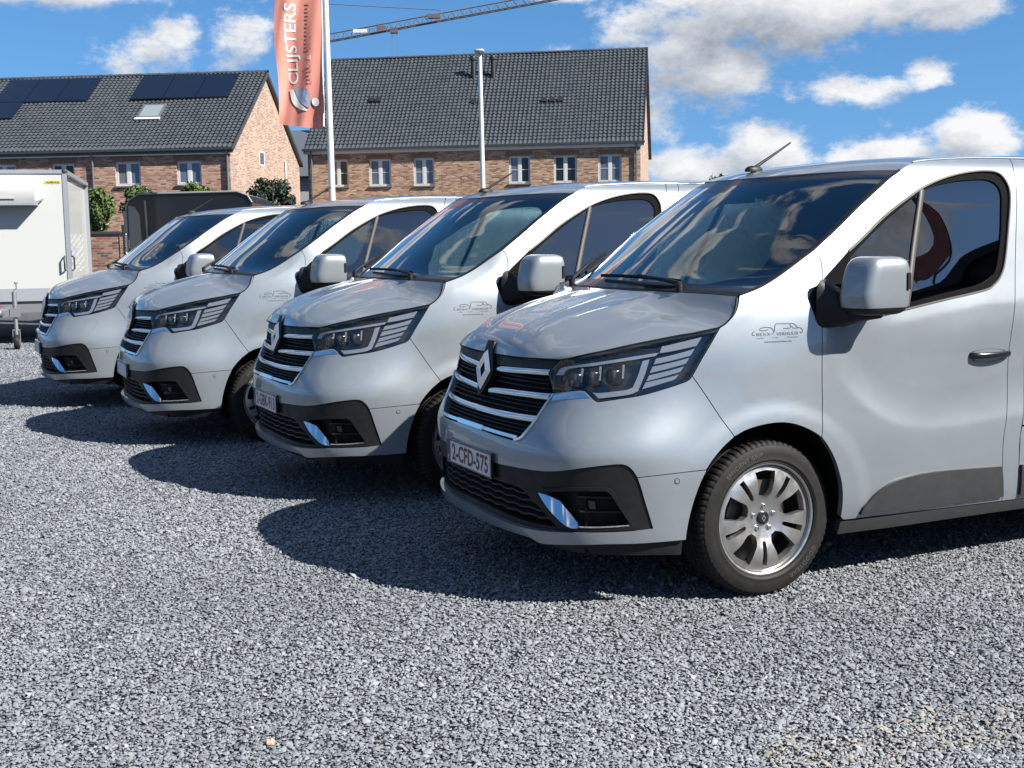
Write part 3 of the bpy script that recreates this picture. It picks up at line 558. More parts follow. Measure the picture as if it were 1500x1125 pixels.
# ---------------------------------------------------------------- lettering on the wing
LU = np.array([1.52868, 2.13206e-4, -2.62149e-5, 1.49941e-8]); LZ = np.array([1.236307, -5.97158e-6, -1.881675e-4, -3.58691e-9])
LOGO_LINES = [[(330, 345), (370, 312), (450, 292), (560, 298), (610, 322), (640, 370), (640, 425), (605, 440)], [(340, 362), (430, 366), (525, 345)], [(222, 378), (178, 425), (182, 468), (228, 468)],
              [(665, 385), (670, 270), (690, 218), (800, 212), (1000, 210)], [(1000, 212), (1016, 260), (1003, 305), (855, 316)], [(1000, 207), (1060, 205), (1120, 235), (1170, 288), (1230, 302), (1275, 332), (1280, 390), (1252, 414), (1225, 382)], [(1045, 250), (1062, 300), (1170, 306)]]
def logo_uz(p):
    x, y = p[:, 0], p[:, 1]; A = np.stack([np.ones(len(p)), x, y, x*y], -1); return np.stack([A@LU, A@LZ], -1)
def make_van():
    van = empty('van')
    B = lambda m, n, mt, **k: m.build(n, mt, van, **k)
    NP = dict(normals=True)
    G = .0041
    # ---- bonnet
    m = 61; q, E = curve3(SEG('lamp_top')+SEG('hood_side'), m); C = prof([(.112, 1.047), (.124, 1.088), (.150, 1.122), (.20, 1.158), (.30, 1.203), (.42, 1.241), (.57, 1.280), (.74, 1.317)], m)
    s = np.linspace(0, 1, m)
    tn = np.stack([.02+.03*s, .16+.02*s, -.052+.0*s], -1); tn[:, 2] = -np.interp(s, [0, .12, .5, 1], [.002, .03, .062, .05]); tn[:, 0] = np.interp(s, [0, .15, .5, 1], [.10, .06, .02, .06])
    H = loft(C, E, .55, tn, 51)
    y = H[..., 1]; t_ = s[:, None]; ridge = .30+.14*t_; fade = sstep(.06, .25, t_)*(1-sstep(.86, 1.0, t_))
    H[..., 2] += fade*(.014*np.exp(-np.abs(np.abs(y)-ridge)/.05)+.008*np.exp(-np.abs(np.abs(y)-ridge*.5)/.04)-.008*np.exp(-((np.abs(y)-ridge*1.5)/.08)**2))
    HOOD, HS = H, s
    # ---- windscreen, with its black border
    m = 45; q, E = curve3(SEG('ws_low')+SEG('ws_up'), m); C = prof([(.735, 1.327), (.90, 1.458), (1.10, 1.612), (1.28, 1.746), (1.42, 1.838)], m); s = np.linspace(0, 1, m)
    tn = np.stack([np.interp(s, [0, .5, 1], [.075, .14, .13]), np.interp(s, [0, .5, 1], [.22, .20, .22]), np.interp(s, [0, .5, 1], [-.01, .01, .0])], -1)
    tn[:, 2] = np.interp(s, [0, .5, 1], [-.012, -.02, -.012])
    H = loft(C, E, .5, tn, 33); SCREEN = H; nw = H.shape[1]
    sel = np.zeros((m-1, nw-1), int); sel[:3] = 1; sel[-3:] = 1; sel[:, :1] = 1; sel[:, -1:] = 1
    sel[-6:, nw//2-3:nw//2+3] = 1
    mb = MB(); grid_patch(mb, H, 0, .006, None, mif=sel); ws = B(mb, 'windscreen', ['windscreen_glass', 'gloss_black'], **NP)
    e = np.concatenate([H[:, -1], H[::-1, 0]]); 
    for sd in (-1, 0): mb = MB(); mb.tube(H[:, sd]+(0, 0, .001), .006, 6); mb.build('screen_seal', 'deep_black', ws, 60)
    tgt = H[0]+np.array((-.016, 0, -.006)); tt = np.linspace(0, 1, HOOD.shape[1]); t0 = np.linspace(0, 1, nw); tgt = np.stack([np.interp(tt, t0, tgt[:, k]) for k in range(3)], -1)
    HOOD = HOOD+sstep(.55, 1., HS)[:, None, None]*(tgt-HOOD[-1])[None]; mb = MB(); grid_patch(mb, HOOD, 0, .02, 1); bo = B(mb, 'bonnet', ['silver_paint', 'deep_black'], **NP)
    for ed in (HOOD[:, 0], HOOD[:, -1], HOOD[0]): mb = MB(); mb.tube(ed+(.001, 0, -.0035), .0042, 6); mb.build('bonnet_gap_shade', 'deep_black', bo, 60)  # black tubes drawn as the shade in the bonnet shut lines
    # ---- roof
    roof_edge = [OL['door_roof'][0], [OL['door_roof'][0][-1], (3.6, 1.9185), (4.4, 1.917), (5.2, 1.912), (5.58, 1.905)]]
    m = 60; q, E = curve3(roof_edge, m); C = prof([(1.42, 1.842), (1.60, 1.889), (1.85, 1.921), (2.3, 1.949), (2.8, 1.962), (3.6, 1.966), (4.4, 1.955), (4.93, 1.93)], m); s = np.linspace(0, 1, m)
    tn = np.stack([np.interp(s, [0, .06, .2, 1], [.13, .05, .0, 0]), np.interp(s, [0, .2, 1], [.22, .16, .16]), np.interp(s, [0, .1, 1], [-.012, -.035, -.045])], -1)
    H = loft(C, E, .55, tn, 21); mb = MB(); grid_patch(mb, H, 0, .02, 1); rf = B(mb, 'roof', ['silver_paint', 'headliner'], **NP)
    for sd in (-1, 0): mb = MB(); mb.tube(H[2:, sd]+(0, 0, .002), .005, 6); mb.build('gutter_trim', 'silver_paint', rf, 60)
    # aerial
    mb = MB(); V, F = superbox((1.575, 0, 1.884), (.052, .026, .030), (2.2, 2.4), 20, 10, 0, 90); mb.add(V, F); mb.tube([(1.565, 0, 1.895), (1.69, 0, 1.967), (1.80, 0, 2.032)], [.0095, .007, .0045], 8); B(mb, 'aerial', 'black_plastic', smooth=45)
    # ---- bumper
    gs = OL['grille_side']; hl = OL['headlamp']; bu = OL['bumper_up']
    up_ = lp([[(0, .7125)]+list(reversed(gs[3]))], [list(reversed(gs[2]))], [list(reversed(hl[4]))], bu[:7], [bu[7][:-1]+[(0, .5835)]], [[(0, .5835), (0, .7125)]])
    mb = MB(); panel(mb, up_, (), .026, body, 0, .03, 0, 1, True, True, G); B(mb, 'bumper', ['silver_paint', 'deep_black'], **NP)
    il = OL['ins_low']; ib = OL['ins_bot'][0]
    lo_ = lp([il[0]], [il[1]], [il[2][:-1]+[(0, .294)]], [[(0, .294), (0, .341)]], [[(0, .341)]+list(reversed(ib))[1:]], [list(reversed(OL['ins_r2'][0]))])
    def lipf(q):                                           # the lower lip stands out a little in front
        P, N = body(q); k = (1-sstep(.55, .95, q[:, 0]))*(1-sstep(.30, .42, q[:, 1])); return P+N*(.022*k)[:, None], N
    mb = MB(); panel(mb, lo_, (), .024, lipf, 0, .05, 0, 1, True, True, G*.7); B(mb, 'bumper_skirt', ['silver_paint', 'deep_black'], **NP)
    ut = lp([[(0, .245), (.6, .24), (1.20, .235)], [(1.20, .235), (1.215, .31)], [(1.215, .31), (.7, .312), (0, .312)], [(0, .312), (0, .245)]])
    mb = MB(); panel(mb, ut, (), .05, body, -.022, .02, 0, None, True, True); B(mb, 'undertray', 'black_plastic', **NP)
    # black insert with lower grille and fog lamp openings
    gl = OL['grille_low']
    ins = lp([[(0, .5835)]+OL['ins_top'][0][1:]], OL['ins_r'], OL['ins_r2'], [ib[:-1]+[(0, .341)]], [[(0, .341), (0, .369)]], [[(0, .369)]+list(reversed(gl[2]))], [list(reversed(gl[1]))], [list(reversed(gl[0]))[:-1]+[(0, .515)]], [[(0, .515), (0, .5835)]])
    fog = lp(OL['fog']); mb = MB(); panel(mb, ins, [fog], .022, body, -.006, .055, 0, None, True, True, G*.5); insert = B(mb, 'bumper_insert', 'black_plastic', **NP)
    back = lp([[(0, .33), (.4, .33), (1.0, .35)], [(1.0, .35), (1.0, .53), (.6, .53)], [(.6, .53), (0, .53)], [(0, .53), (0, .33)]]); mb = MB(); panel(mb, back, (), .05, body, -.058, 0, 0, None, True, True); B(mb, 'insert_backing', 'deep_black', **NP)
    for k, (z0, ue) in enumerate(((.478, .47), (.447, .515), (.416, .558), (.386, .60))):
        uu = np.linspace(-ue, ue, 121); pth = np.stack([uu, z0-.004+.0035*np.sin(np.abs(uu)*2*math.pi/.115)], -1)
        def fs(q): P, N = body(np.stack([np.abs(q[:, 0]), q[:, 1]], -1)); s_ = np.where(q[:, 0] < 0, -1, 1)[:, None]; s3 = np.concatenate([0*s_+1, s_, 0*s_+1], 1); return P*s3, N*s3
        mb = MB(); ribbon(mb, pth, .009, -.046, .026, fs); mb.build('grille_slat', 'grey_plastic', insert, 50)
    for sd in (1, -1):
        M_ = np.array((1, sd, 1))
        def one(fn, name, mt, par, **k):
            mb = MB(); fn(mb)
            if sd < 0:
                for i in range(len(mb.v)): mb.v[i] = mb.v[i]*M_; mb.n[i] = mb.n[i]*M_
                mb.f = [g[::-1] for g in mb.f]
            return mb.build(name, mt, par, **k)
        def bladef(q):
            P, N = body(q); k = .016*(1-(q[:, 1]-.366)/.135); N2 = N*.86+np.array((0, 0, .50)); return P+N*(k+.002)[:, None], N2/np.linalg.norm(N2, axis=1)[:, None]
        one(lambda mb: panel(mb, inset(lp(OL['blade']), .006), (), .02, bladef, 0, .03), 'fog_blade', 'chrome', insert, **NP)
        one(lambda mb: panel(mb, inset(fog, -.030), [fog], .03, body, .001, .006), 'fog_surround', 'black_plastic', insert, **NP)
        one(lambda mb: ribbon(mb, crom([(.775, .372), (.86, .3735), (.985, .381)], .01), .009, -.012, .016), 'fog_trim', 'chrome', insert, smooth=50)
        one(lambda mb: panel(mb, inset(lp(OL['foglamp']), .004), (), .02, body, -.040, .02), 'fog_lamp', 'fog_lens', insert, **NP)
        one(lambda mb: (ribbon(mb, crom([(.76, .487), (.93, .487)], .02), .012, -.055, .012), ribbon(mb, crom([(.77, .425), (.96, .425)], .02), .012, -.055, .012)), 'fog_rib', 'black_plastic', insert, smooth=50)
        # ---- head lamp: bowl, lights, clear lens
        HL = empty('headlamp'); HL.parent = van; lamp = lp(OL['headlamp'])
        one(lambda mb: panel(mb, lamp, (), .03, body, -.050, 0), 'lamp_bowl', 'lamp_black', HL, **NP)
        one(lambda mb: panel(mb, lamp, [inset(lamp, .013)], .03, body, -.003, .045, gap=G), 'lamp_rim', 'lamp_black', HL, **NP)
        for nm in ('drl_top', 'drl_hook'):
            one(lambda mb: panel(mb, lp(OL[nm]), (), .02, body, -.018, .014), 'daylight_strip', 'lamp_white', HL, **NP)
        for k in range(1, 6): one(lambda mb: panel(mb, lp(OL['fin%d' % k]), (), .03, body, -.020+.001*k, .02), 'indicator_fin', 'lamp_fin', HL, **NP)
        for u0, z0 in ((.655, .975), (.755, .985), (.862, .992)):
            def proj_(mb, u0=u0, z0=z0):
                P, N = body(np.array([(u0, z0)])); c = P[0]-N[0]*.035
                V, F = superbox((0, 0, 0), (.030, .034, .036), (4, 4), 24, 12); mb.add(V+c, F); pass
            one(proj_, 'lamp_projector', 'lamp_smoke', HL, smooth=60)
            one(lambda mb: ribbon(mb, crom([(u0+.034, z0+.048), (u0+.040, z0-.01)], .01), .010, -.022, .006), 'lamp_divider', 'lamp_white', HL, smooth=50)
        one(lambda mb: panel(mb, lamp, (), .03, body, .001, 0, gap=G), 'lens', 'lamp_glass', HL, **NP)
        one(lambda mb: panel(mb, lp(OL['chrome_strip']), (), .02, body, .0015, .006), 'lamp_strip', 'bar_chrome', HL, **NP)
        # ---- wing
        fe = lp([OL['hood_side'][0][::-1]], [OL['headlamp'][1][:4]], *[[x] for x in OL['fender'][2:]])
        one(lambda mb: panel(mb, fe, [], .024, body, 0, .02, 0, 1, gap=G), 'wing', ['silver_paint', 'deep_black'], van, **NP)
        one(lambda mb: panel(mb, inset(lp(OL['fen_tri']), .002), (), .03, body, .0015, .006), 'wing_triangle', 'black_plastic', van, **NP)
        # ---- front door
        do = lp([OL['gap'][0]], OL['arch_r'], [OL['door_bot'][0][::-1]], [OL['door_rear'][0][::-1]], [OL['door_roof'][0][::-1]], [OL['ws_up'][0][::-1]]); wo = lp(OL['win_out']); gs_ = lp(OL['glass'])
        D = one(lambda mb: panel(mb, do, [inset(wo, .0012)], .017, body, 0, .03, 0, 1, gap=G), 'front_door', ['silver_paint', 'interior'], van, **NP)
        one(lambda mb: panel(mb, wo, [gs_], .03, body, -.007, .012, 0, 0), 'window_frame', 'frame_black', D, **NP)
        one(lambda mb: ribbon(mb, crom(OL['win_out'][0]+[(2.5888, 1.2614), (2.3815, 1.2308), (2.1423, 1.1935), (2.0062, 1.1705)], .012), .011, -.006, .010), 'window_seal', 'seal', D, smooth=50)
        one(lambda mb: panel(mb, inset(gs_, -.004), (), .04, body, -.013, 0), 'door_window', 'door_glass', D, **NP)
        one(lambda mb: ribbon(mb, crom(OL['div'][0], .03), .030, -.013, .010), 'window_divider', 'seal', D, smooth=50)
        one(lambda mb: panel(mb, lp(OL['clad']), (), .03, body, .013, .018, gap=.001), 'door_cladding', 'grey_plastic', D, **NP)
        hp = lp([[(2.72, 1.035), (2.85, 1.046), (3.0, 1.03)], [(3.0, 1.03), (3.005, .985), (2.98, .972)], [(2.98, .972), (2.85, .962), (2.73, .974)], [(2.73, .974), (2.715, 1.005), (2.72, 1.035)]])
        hp = (hp-hp.mean(0))*(.72, .75)+(2.86, 1.0)
        one(lambda mb: panel(mb, hp, (), .02, lambda q: (lambda P, N: (P-N*(.016*np.clip(1-(((q[:, 0]-2.86)/.105)**2+((q[:, 1]-1.0)/.03)**2), 0, 1))[:, None]+N*.001, N))(*body(q)), 0, 0), 'handle_cup', 'grey_plastic', D, **NP)
        def hnd(mb):
            uu = np.linspace(2.745, 2.985, 25); P, N = body(np.stack([uu, 0*uu+1.004], -1)); k = np.sin(np.linspace(0, math.pi, 25))**.5
            P = P+N*(.006+.030*k)[:, None]
            V, F = [], []
            for p in P:
                for a in range(10): w = 2*math.pi*a/10; V.append(p+np.array((0, .010*math.cos(w), .0155*math.sin(w))))
            F = [(i*10+j, i*10+(j+1) % 10, (i+1)*10+(j+1) % 10, (i+1)*10+j) for i in range(24) for j in range(10)]+[tuple(range(9, -1, -1)), tuple(range(240, 250))]
            mb.add(V, F)
        one(hnd, 'door_handle', 'gloss_black', D, smooth=60)
        # ---- mirror
        MR = empty('door_mirror'); MR.parent = van
        def shape(V):
            V = V.copy(); zz = V[:, 2]; xx = V[:, 0]; yy = V[:, 1]
            V[:, 0] = np.where(xx > .80, .80+(xx-.80)*.15, xx); k = np.clip((zz+.2)/1.2, 0, 1)
            V[:, 0] += .30*k*np.clip(-xx, 0, 1)+.16*(yy); V[:, 1] += .10*k*np.clip(-yy, 0, 1); return V
        def shell(v0, v1, s):
            def f(mb):
                V, F = superbox((1.432, 1.066, 1.345), (.128*s, .082*s, .126*s), (4.6, 4.6), 56, 26, v0, v1, shape); mb.add(V, F)
            return f
        one(shell(-28, 90, 1), 'mirror_shell', 'silver_paint', MR, smooth=50)
        one(shell(-90, -28, .985), 'mirror_base', 'black_plastic', MR, smooth=50)
        one(lambda mb: mb.box((1.30, 1.00, 1.272), (1.44, 1.128, 1.302)), 'mirror_lip', 'silver_paint', MR) if False else None
        def arm(mb):
            q = [(1.262, .925, 1.16, 1.375), (1.30, .945, 1.165, 1.35), (1.345, .975, 1.175, 1.315), (1.40, 1.02, 1.192, 1.285), (1.45, 1.07, 1.205, 1.275)]; V = []
            for k, (x, y, z0, z1) in enumerate(q):                     # a bracket that narrows from the door to the head
                for a in range(16): w = 2*math.pi*a/16; c_, d_ = math.cos(w), math.sin(w); V.append((x+.055*math.copysign(abs(c_)**.6, c_)*(1-.08*k)+(.02 if k == 0 else 0), y-.012*c_, (z0+z1)/2+(z1-z0)/2*math.copysign(abs(d_)**.6, d_)))
            mb.add(V, [(i*16+j, i*16+(j+1) % 16, (i+1)*16+(j+1) % 16, (i+1)*16+j) for i in range(4) for j in range(16)]+[tuple(range(15, -1, -1)), tuple(range(64, 80))])
        one(arm, 'mirror_arm', 'black_plastic', MR, smooth=60)
        one(lambda mb: mb.box((1.552, 1.00, 1.262), (1.556, 1.132, 1.452)), 'mirror_glass', 'chrome', MR)
        one(lambda mb: mb.box((1.535, 1.146, 1.33), (1.551, 1.152, 1.40)), 'mirror_repeater', 'black_plastic', MR)
        # ---- load space side
        ztop = 1.9175; r = .422; arc = [(4.76+r*math.cos(a), .345+r*math.sin(a)) for a in np.linspace(math.radians(-6), math.radians(186), 24)]
        dr = OL['door_rear'][0]; dr2 = [(u+.105-.02*max(0, z-1.5), z) for u, z in dr]; dr2[0] = (3.325, ztop)
        bp_ = lp([dr], [[dr[-1], dr2[-1]]], [dr2[::-1]], [[dr2[0], dr[0]]]); one(lambda mb: panel(mb, bp_, (), .03, body, 0, .02, 0, 1, gap=G), 'door_pillar', ['silver_paint', 'interior'], van, **NP)
        zb = .655
        lowside = [p for p in dr2 if p[1] < zb]; hiside = [p for p in dr2 if p[1] > zb]; xm = float(np.interp(zb, [p[1] for p in dr2[::-1]], [p[0] for p in dr2[::-1]]))
        hi_ = lp([hiside[::-1]], [[hiside[0], (4.4, 1.917), (5.2, 1.912), (5.58, 1.905)]], [[(5.58, 1.905), (5.58, zb+.003)]], [[(5.58, zb+.003), (5.04, zb+.003)]], [[p for p in arc if p[1] > zb]], [[(4.48, zb+.003), (xm, zb+.003)]])
        one(lambda mb: panel(mb, hi_, (), .05, body, 0, .02, 0, 1, gap=G), 'load_side', ['silver_paint', 'interior'], van, **NP)
        lw_ = lp([[(xm, zb-.003), (4.48, zb-.003)]], [[p for p in arc[::-1] if p[1] < zb and p[0] < 4.76]], [[(4.34, .30), lowside[-1]]], [lowside[::-1]]); one(lambda mb: panel(mb, lw_, (), .05, body, 0, .02, 0, 1, gap=G), 'load_side_lower', ['silver_paint', 'deep_black'], van, **NP)
        lr_ = lp([[(5.04, zb-.003), (5.58, zb-.003)]], [[(5.58, zb-.003), (5.58, .30)]], [[(5.58, .30), (5.18, .30)]], [[p for p in arc if p[1] < zb and p[0] > 4.76]]); one(lambda mb: panel(mb, lr_, (), .05, body, 0, .02, 0, 1, gap=G), 'rear_quarter', ['silver_paint', 'deep_black'], van, **NP)
        cl2 = lp([[(3.095, .318), (3.075, .468)], [(3.075, .468), (3.6, .462), (4.25, .455)], [(4.25, .455), (4.335, .32)], [(4.335, .32), (3.6, .319), (3.095, .318)]]); one(lambda mb: panel(mb, cl2, (), .05, body, .013, .018), 'load_cladding', 'grey_plastic', van, **NP)
        sl_ = lp([[(2.035, .235), (4.3, .235)], [(4.3, .235), (4.33, .292)], [(4.33, .292), (2.03, .296)], [(2.03, .296), (2.035, .235)]]); one(lambda mb: panel(mb, sl_, (), .05, body, -.004, .03, 0), 'sill', 'grey_plastic', van, **NP)
        # ---- arch liner
        def liner(cx):
            def f(mb):
                V = []; n = 26
                for a in np.linspace(math.radians(-9), math.radians(189), n):
                    for yy in (.872, .83, .55): rr = .436 if yy > .86 else .428; V.append((cx+rr*math.cos(a), yy, .345+rr*math.sin(a)))
                F = [(i*3+j, i*3+j+1, i*3+j+4, i*3+j+3) for i in range(n-1) for j in range(2)]; k = len(V); V += [(cx, .55, .345)]; F += [(i*3+2, k, i*3+5) for i in range(n-1)]; mb.add(V, F)
            return f
        one(liner(1.012), 'arch_liner', 'deep_black', van); one(liner(4.11), 'arch_liner', 'deep_black', van)
        make_wheel(van, 1.014, sd); make_wheel(van, 4.112, sd)
    # sensor
    P, N = body(np.array([(1.188, .558), (.62, .63)]))
    for p, n in zip(P[:1], N[:1]):
        mb = MB(); mb.lathe([(.0001, .0015), (.008, .0015), (.0098, -.001)], 20, axis='z'); R = Vector(n).to_track_quat('Z', 'Y').to_matrix(); mb.v[0] = mb.v[0]@np.array(R).T+p; B(mb, 'park_sensor', 'silver_paint', smooth=40)
        mb = MB(); mb.lathe([(.0098, .0009), (.0125, .0009)], 20, axis='z'); mb.v[0] = mb.v[0]@np.array(R).T+p; B(mb, 'sensor_ring', 'grey_plastic')
    # ---- grille
    hf = OL['hood_front']
    GR = empty('grille'); GR.parent = van
    gback = lp([[(0, .70), (.42, .70), (.60, .90), (.58, 1.06)], [(.58, 1.06), (0, 1.06)], [(0, 1.06), (0, .70)]]); mb = MB(); panel(mb, gback, (), .05, body, -.05, 0, 0, None, True, True); mb.build('grille_backing', 'deep_black', GR, normals=True)
    b1 = OL['bar1']
    moust = lp([[(0, .985), (.0996, .9975)]], [[(.0996, .9975)]+b1[0][1:]], [[b1[0][-1], (.512, 1.006), (.5242, 1.023), (.565, 1.0558)]], [list(reversed(hf[2]))[:-1]+[(0, 1.046)]], [[(0, 1.046), (0, .985)]])
    mb = MB(); panel(mb, moust, (), .03, body, -.003, .03, 0, None, True, True, .001); mb.build('grille_top', 'black_plastic', GR, normals=True)
    def barf(o_):                                          # a bar with a rounded face
        k = np.polyfit(o_[:, 0], o_[:, 1], 2)
        def f(q):
            P, N = body(q); t = np.clip((q[:, 1]-np.polyval(k, q[:, 0]))/.010, -1.1, 1.1); N2 = N+np.array((0, 0, 1.))*(t*.75)[:, None]; return P-N*(.005*t*t)[:, None], N2/np.linalg.norm(N2, axis=1)[:, None]
        return f
    for sd in (1, -1):
        for nm in ('bar1', 'bar2'):
            mb = MB(); o_ = inset(lp(OL[nm], h=.006), .0042); panel(mb, o_, (), .006, barf(o_), .002, .022, 0)
            for i in range(len(mb.v)): mb.v[i] = mb.v[i]*(1, sd, 1); mb.n[i] = mb.n[i]*(1, sd, 1)
            if sd < 0: mb.f = [g[::-1] for g in mb.f]
            mb.build('grille_bar', 'bar_chrome', GR, normals=True)
    b3 = OL['bar3']; bar = inset(lp([[(0, .811)]+b3[0][1:]], [b3[1]], [b3[2][:-1]+[(0, .7835)]], [[(0, .7835), (0, .811)]], h=.006), .0042, True); mb = MB(); panel(mb, bar, (), .006, barf(bar), .002, .022, 0, None, True, True); mb.build('grille_bar', 'bar_chrome', GR, normals=True)
    for z0, ue, hh in ((.950, .505, .006), (.930, .515, .006), (.852, .508, .006), (.832, .50, .006), (.755, .462, .006), (.738, .45, .006), (.965, .50, .005), (.868, .515, .005), (.77, .47, .005)):
        uu = np.linspace(-ue, ue, 41)
        mb = MB(); ribbon(mb, np.stack([uu, 0*uu+z0], -1), hh, -.034, .02, fs); mb.build('grille_slat', 'black_plastic', GR, smooth=50)
    tr = crom([(.5586, .9102), (.5274, .8482), (.5008, .7835), (.465, .7293), (.4566, .719), (.4375, .7085), (.4102, .704)], .008)
    for sd in (1, -1):
        mb = MB(); ribbon(mb, tr, np.linspace(.008, .016, len(tr)), .0, .009)
        if sd < 0: mb.v[0] = mb.v[0]*(1, -1, 1); mb.f = [g[::-1] for g in mb.f]
        mb.build('grille_trim', 'bar_chrome', GR, smooth=50)
    uu = np.linspace(-.43, .43, 61); pth = np.stack([uu, np.interp(np.abs(uu), [0, .2, .43], [.7205, .7185, .7145])], -1); mb = MB(); ribbon(mb, pth, .020, 0, .010, fs); ribbon(mb, pth[(np.abs(uu) < .15)], .030, 0, .018, fs); mb.build('grille_trim', 'bar_chrome', GR, smooth=50)
    # emblem: black shield and chrome lozenge
    sh = lp([[(-.036, 1.098), (.036, 1.098)], [(.036, 1.098), (.045, 1.05)], [(.045, 1.05), (.084, .975)], [(.084, .975), (.074, .935), (.018, .858)], [(.018, .858), (0, .852), (-.018, .858)], [(-.018, .858), (-.074, .935), (-.084, .975)], [(-.084, .975), (-.045, 1.05)], [(-.045, 1.05), (-.036, 1.098)]])
    mb = MB(); panel(mb, sh, (), .02, fs, .012, .03); mb.build('emblem_shield', 'black_plastic', GR, normals=True)
    P0, N0 = fs(np.array([(0., .966)])); c = P0[0]+N0[0]*.014; upv = np.array((.23, 0, 1.)); upv /= np.linalg.norm(upv); rv = np.array((0, 1., 0)); nv = np.cross(upv, rv)
    if nv[0] > 0: nv = -nv
    ro = np.array([(0, .095), (.070, 0), (0, -.095), (-.070, 0)]); rm = ro*.74; ri = ro*.50; V = []
    for ring, hgt in ((ro, .0), (rm, .018), (ri, .004)):
        for a, b in ring: V.append(c+rv*a+upv*b+nv*hgt)
    F = [(k*4+i, k*4+(i+1) % 4, (k+1)*4+(i+1) % 4, (k+1)*4+i) for k in range(2) for i in range(4)]
    mb = MB(); mb.add(V, F); o = mb.build('emblem', 'emblem_metal', GR)
    # ---- cowl, wipers
    Hs = SCREEN; row = Hs[0]; mb = MB(); V = np.concatenate([row+(-.012, 0, -.004), row+(.02, 0, .010), row+(.02, 0, -.06), row+(-.02, 0, -.06)]); n = len(row); mb.add(V, [(k*n+i, k*n+i+1, ((k+1) % 4)*n+i+1, ((k+1) % 4)*n+i) for k in range(4) for i in range(n-1)]); B(mb, 'cowl', 'black_plastic')
    def screen_pt(a, b, off): # a along width -1..1, b up 0..1
        i = b*(Hs.shape[0]-1); j = (a+1)/2*(Hs.shape[1]-1); i0, j0 = int(min(i, Hs.shape[0]-2)), int(min(j, Hs.shape[1]-2)); fi, fj = i-i0, j-j0
        return Hs[i0, j0]*(1-fi)*(1-fj)+Hs[i0+1, j0]*fi*(1-fj)+Hs[i0, j0+1]*(1-fi)*fj+Hs[i0+1, j0+1]*fi*fj+np.array((-.5, 0, .8))*off
    for pa, (a0, b0), (a1, b1) in (((.55, .01), (.50, .06), (-.12, .075)), ((-.45, .01), (-.42, .10), (-.80, .30))):
        wp = empty('wiper'); wp.parent = van
        mb = MB(); piv = screen_pt(*pa, .02); tip_ = screen_pt((a0+a1)/2, (b0+b1)/2, .035); mb.tube([piv-(0, 0, .04), piv+(-.005, 0, .015)], .016, 10); mb.tube(np.array([piv+(0, 0, .012), piv*.75+tip_*.25+(0, 0, .012), tip_]), [.011, .010, .007], 6); mb.build('wiper_arm', 'black_plastic', wp, 50)
        mb = MB(); mb.tube(np.array([screen_pt(a0+(a1-a0)*k, b0+(b1-b0)*k, .018+.006*math.sin(math.pi*k)) for k in np.linspace(0, 1, 14)]), .009, 6); mb.build('wiper_blade', 'deep_black', wp, 50)
    # ---- inside
    mb = MB(); V, F = superbox((1.22, 0, 1.13), (.36, .84, .12), (4, 2.6), 48, 16, -60, 90); mb.add(V, F); mb.add(*superbox((1.42, .40, 1.20), (.16, .22, .085), (2.6, 2.4), 28, 12)); B(mb, 'dashboard', 'interior', smooth=60)
    mb = MB(); a = np.linspace(0, 2*math.pi, 33); ring = np.stack([1.70+.055*np.sin(a)*1.0, .40+.185*np.cos(a), 1.17+.17*np.sin(a)], -1); mb.tube(ring, .016, 8, caps=False); mb.tube([(1.40, .40, 1.08), (1.69, .40, 1.17)], [.04, .05], 10); mb.box((1.68, .235, 1.155), (1.70, .565, 1.185)); B(mb, 'steering_wheel', 'interior', smooth=60)
    for y0, wd in ((.42, .24), (-.18, .22), (-.60, .21)):
        st = empty('seat'); st.parent = van
        mb = MB(); mb.add(*superbox((2.05, y0, .72), (.27, wd, .10), (3.6, 3), 28, 10)); mb.build('seat_cushion', 'seat_cloth', st, 60)
        V, F = superbox((0, 0, 0), (.075, wd, .33), (3.4, 3.4), 28, 14); R = Matrix.Rotation(math.radians(12), 3, 'Y'); V = V@np.array(R).T+(2.30, y0, 1.08); mb = MB(); mb.add(V, F); mb.build('seat_back', 'seat_cloth', st, 60)
        V, F = superbox((2.40, y0, 1.50), (.05, .13, .085), (3, 3), 24, 12); mb = MB(); mb.add(V, F); mb.tube([(2.375, y0-.06, 1.36), (2.39, y0-.06, 1.45)], .007, 6); mb.tube([(2.375, y0+.06, 1.36), (2.39, y0+.06, 1.45)], .007, 6); mb.build('headrest', 'seat_cloth', st, 60)
    zz = np.linspace(.32, 1.86, 12); ww = spl1(WP, zz)-.06; V = np.array([(x, sg*w, z) for x in (2.60, 2.63) for sg in (1, -1) for w, z in zip(ww, zz)]); L_ = 12; F = [(i, i+1, L_+i+1, L_+i) for i in range(11)]+[(2*L_+i+1, 2*L_+i, 3*L_+i, 3*L_+i+1) for i in range(11)]; mb = MB(); mb.add(V, F); B(mb, 'bulkhead', 'interior')
    mb = MB(); mb.box((1.47, -.115, 1.725), (1.50, .115, 1.79)); mb.tube([(1.45, 0, 1.83), (1.485, 0, 1.77)], .012, 6); B(mb, 'rear_view_mirror', 'interior')
    mb = MB(); mb.box((.22, -.72, .24), (.60, .72, .52)); mb.box((.55, -.50, .24), (1.5, .50, .98)); mb.box((1.5, -.88, .26), (4.95, .88, .34)); B(mb, 'underbody', 'deep_black')
    V = []; zz = np.linspace(.30, 1.905, 24); P = skin(0*zz+5.59, zz); L_ = len(zz); V = np.concatenate([P, P*(1, -1, 1)]); V[:, 0] += .03; V = np.concatenate([V, np.concatenate([P, P*(1, -1, 1)])])
